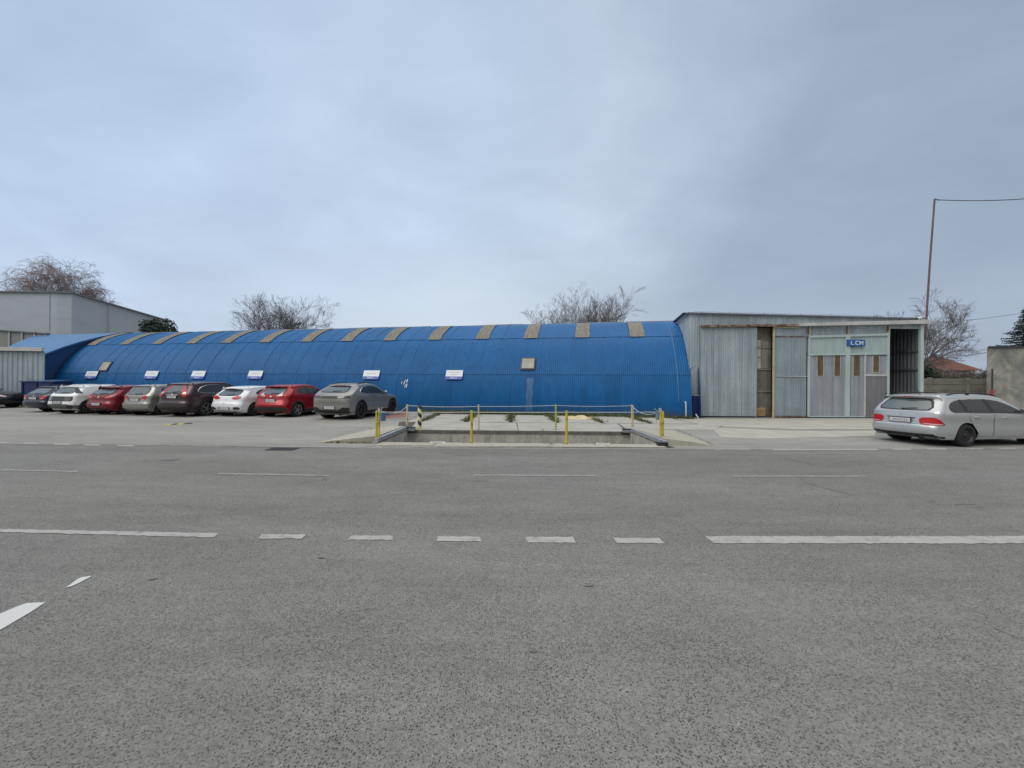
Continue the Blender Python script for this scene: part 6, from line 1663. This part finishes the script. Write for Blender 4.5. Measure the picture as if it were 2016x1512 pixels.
side = mth(nt, 'ADD', mth(nt, 'ADD', X, mth(nt, 'MULTIPLY', Z, -.22)), mth(nt, 'MULTIPLY', mth(nt, 'SUBTRACT', n1, .5), .9))
col = ramp(nt, mth(nt, 'ADD', mth(nt, 'MULTIPLY', side, .5), .5), [(.05, (.49,.615,.81)), (.36, (.555,.68,.85)), (.48, (.53,.64,.78)), (.66, (.37,.46,.59)), (.95, (.315,.392,.515))])
col = mix(nt, 1.0, col, ramp(nt, n2, [(.32, (.915,.92,.932)), (.68, (1.065,1.06,1.05))]), 'MULTIPLY')
col = mix(nt, 1.0, col, ramp(nt, n3, [(.34, (.90,.905,.92)), (.66, (1.08,1.075,1.065))]), 'MULTIPLY')
lowf = ramp(nt, mth(nt, 'ADD', Z, mth(nt, 'MULTIPLY', mth(nt, 'SUBTRACT', n2, .5), .25)), [(.02, 1), (.34, 0)])
midb = ramp(nt, mth(nt, 'ABSOLUTE', mth(nt, 'ADD', X, .12)), [(.0, 1), (.6, .2)])
col = mix(nt, mth(nt, 'MULTIPLY', lowf, mth(nt, 'MULTIPLY', midb, .85)), col, (.77,.825,.87))
top = ramp(nt, Z, [(.76, 0), (.95, 1)])                      # brighter deck overhead and behind the camera
col = mix(nt, top, col, (2.5,2.42,2.28))
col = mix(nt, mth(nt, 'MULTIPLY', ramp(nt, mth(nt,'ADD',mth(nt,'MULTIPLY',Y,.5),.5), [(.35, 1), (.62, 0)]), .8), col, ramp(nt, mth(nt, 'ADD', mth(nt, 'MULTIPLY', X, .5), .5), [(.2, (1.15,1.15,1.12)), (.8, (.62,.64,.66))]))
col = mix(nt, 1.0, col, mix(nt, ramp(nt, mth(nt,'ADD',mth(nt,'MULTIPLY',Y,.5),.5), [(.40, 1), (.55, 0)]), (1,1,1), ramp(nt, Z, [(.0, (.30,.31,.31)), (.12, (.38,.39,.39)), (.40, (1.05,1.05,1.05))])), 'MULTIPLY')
nsk = nt.nodes.new('ShaderNodeMixRGB'); nsk.blend_type = 'MULTIPLY'; nsk.inputs[0].default_value = 1; nt.links.new(sky.outputs[0], nsk.inputs[1]); nsk.inputs[2].default_value = (.07,.07,.07,1)
fin = mix(nt, .93, nsk.outputs[0], col)
scl = nt.nodes.new('ShaderNodeMixRGB'); scl.blend_type = 'MULTIPLY'; scl.inputs[0].default_value = 1; nt.links.new(fin, scl.inputs[1]); scl.inputs[2].default_value = (10.4,10.4,10.4,1)
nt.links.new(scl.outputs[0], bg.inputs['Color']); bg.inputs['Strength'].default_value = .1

sd = bpy.data.lights.new('sun', 'SUN'); sd.energy = 1.15; sd.angle = R(35); sd.color = (1.0,.95,.87)
so_ = bpy.data.objects.new('sun', sd); COL.objects.link(so_)
dirv = Vector((math.sin(SUN_AZ)*math.cos(SUN_EL), math.cos(SUN_AZ)*math.cos(SUN_EL), math.sin(SUN_EL)))
so_.rotation_euler = dirv.to_track_quat('Z', 'Y').to_euler(); so_.location = (0,-10,30)

cd = bpy.data.cameras.new('camera'); cam = bpy.data.objects.new('camera', cd); COL.objects.link(cam)
cd.sensor_width = 36; cd.sensor_fit = 'HORIZONTAL'; cd.lens = 36*F/2016; cd.clip_end = 4000; cd.clip_start = .05
cam.matrix_world = Matrix.Translation((0,0,EYE)) @ Matrix.Rotation(R(90), 4, 'X') @ Matrix.Rotation(ROLL, 4, 'Z')
sc.camera = cam
sc.render.engine = 'CYCLES'
sc.view_settings.view_transform = 'Standard'; sc.view_settings.look = 'None'; sc.view_settings.exposure = 0; sc.view_settings.gamma = 1
sc.render.resolution_x = 1024; sc.render.resolution_y = 768
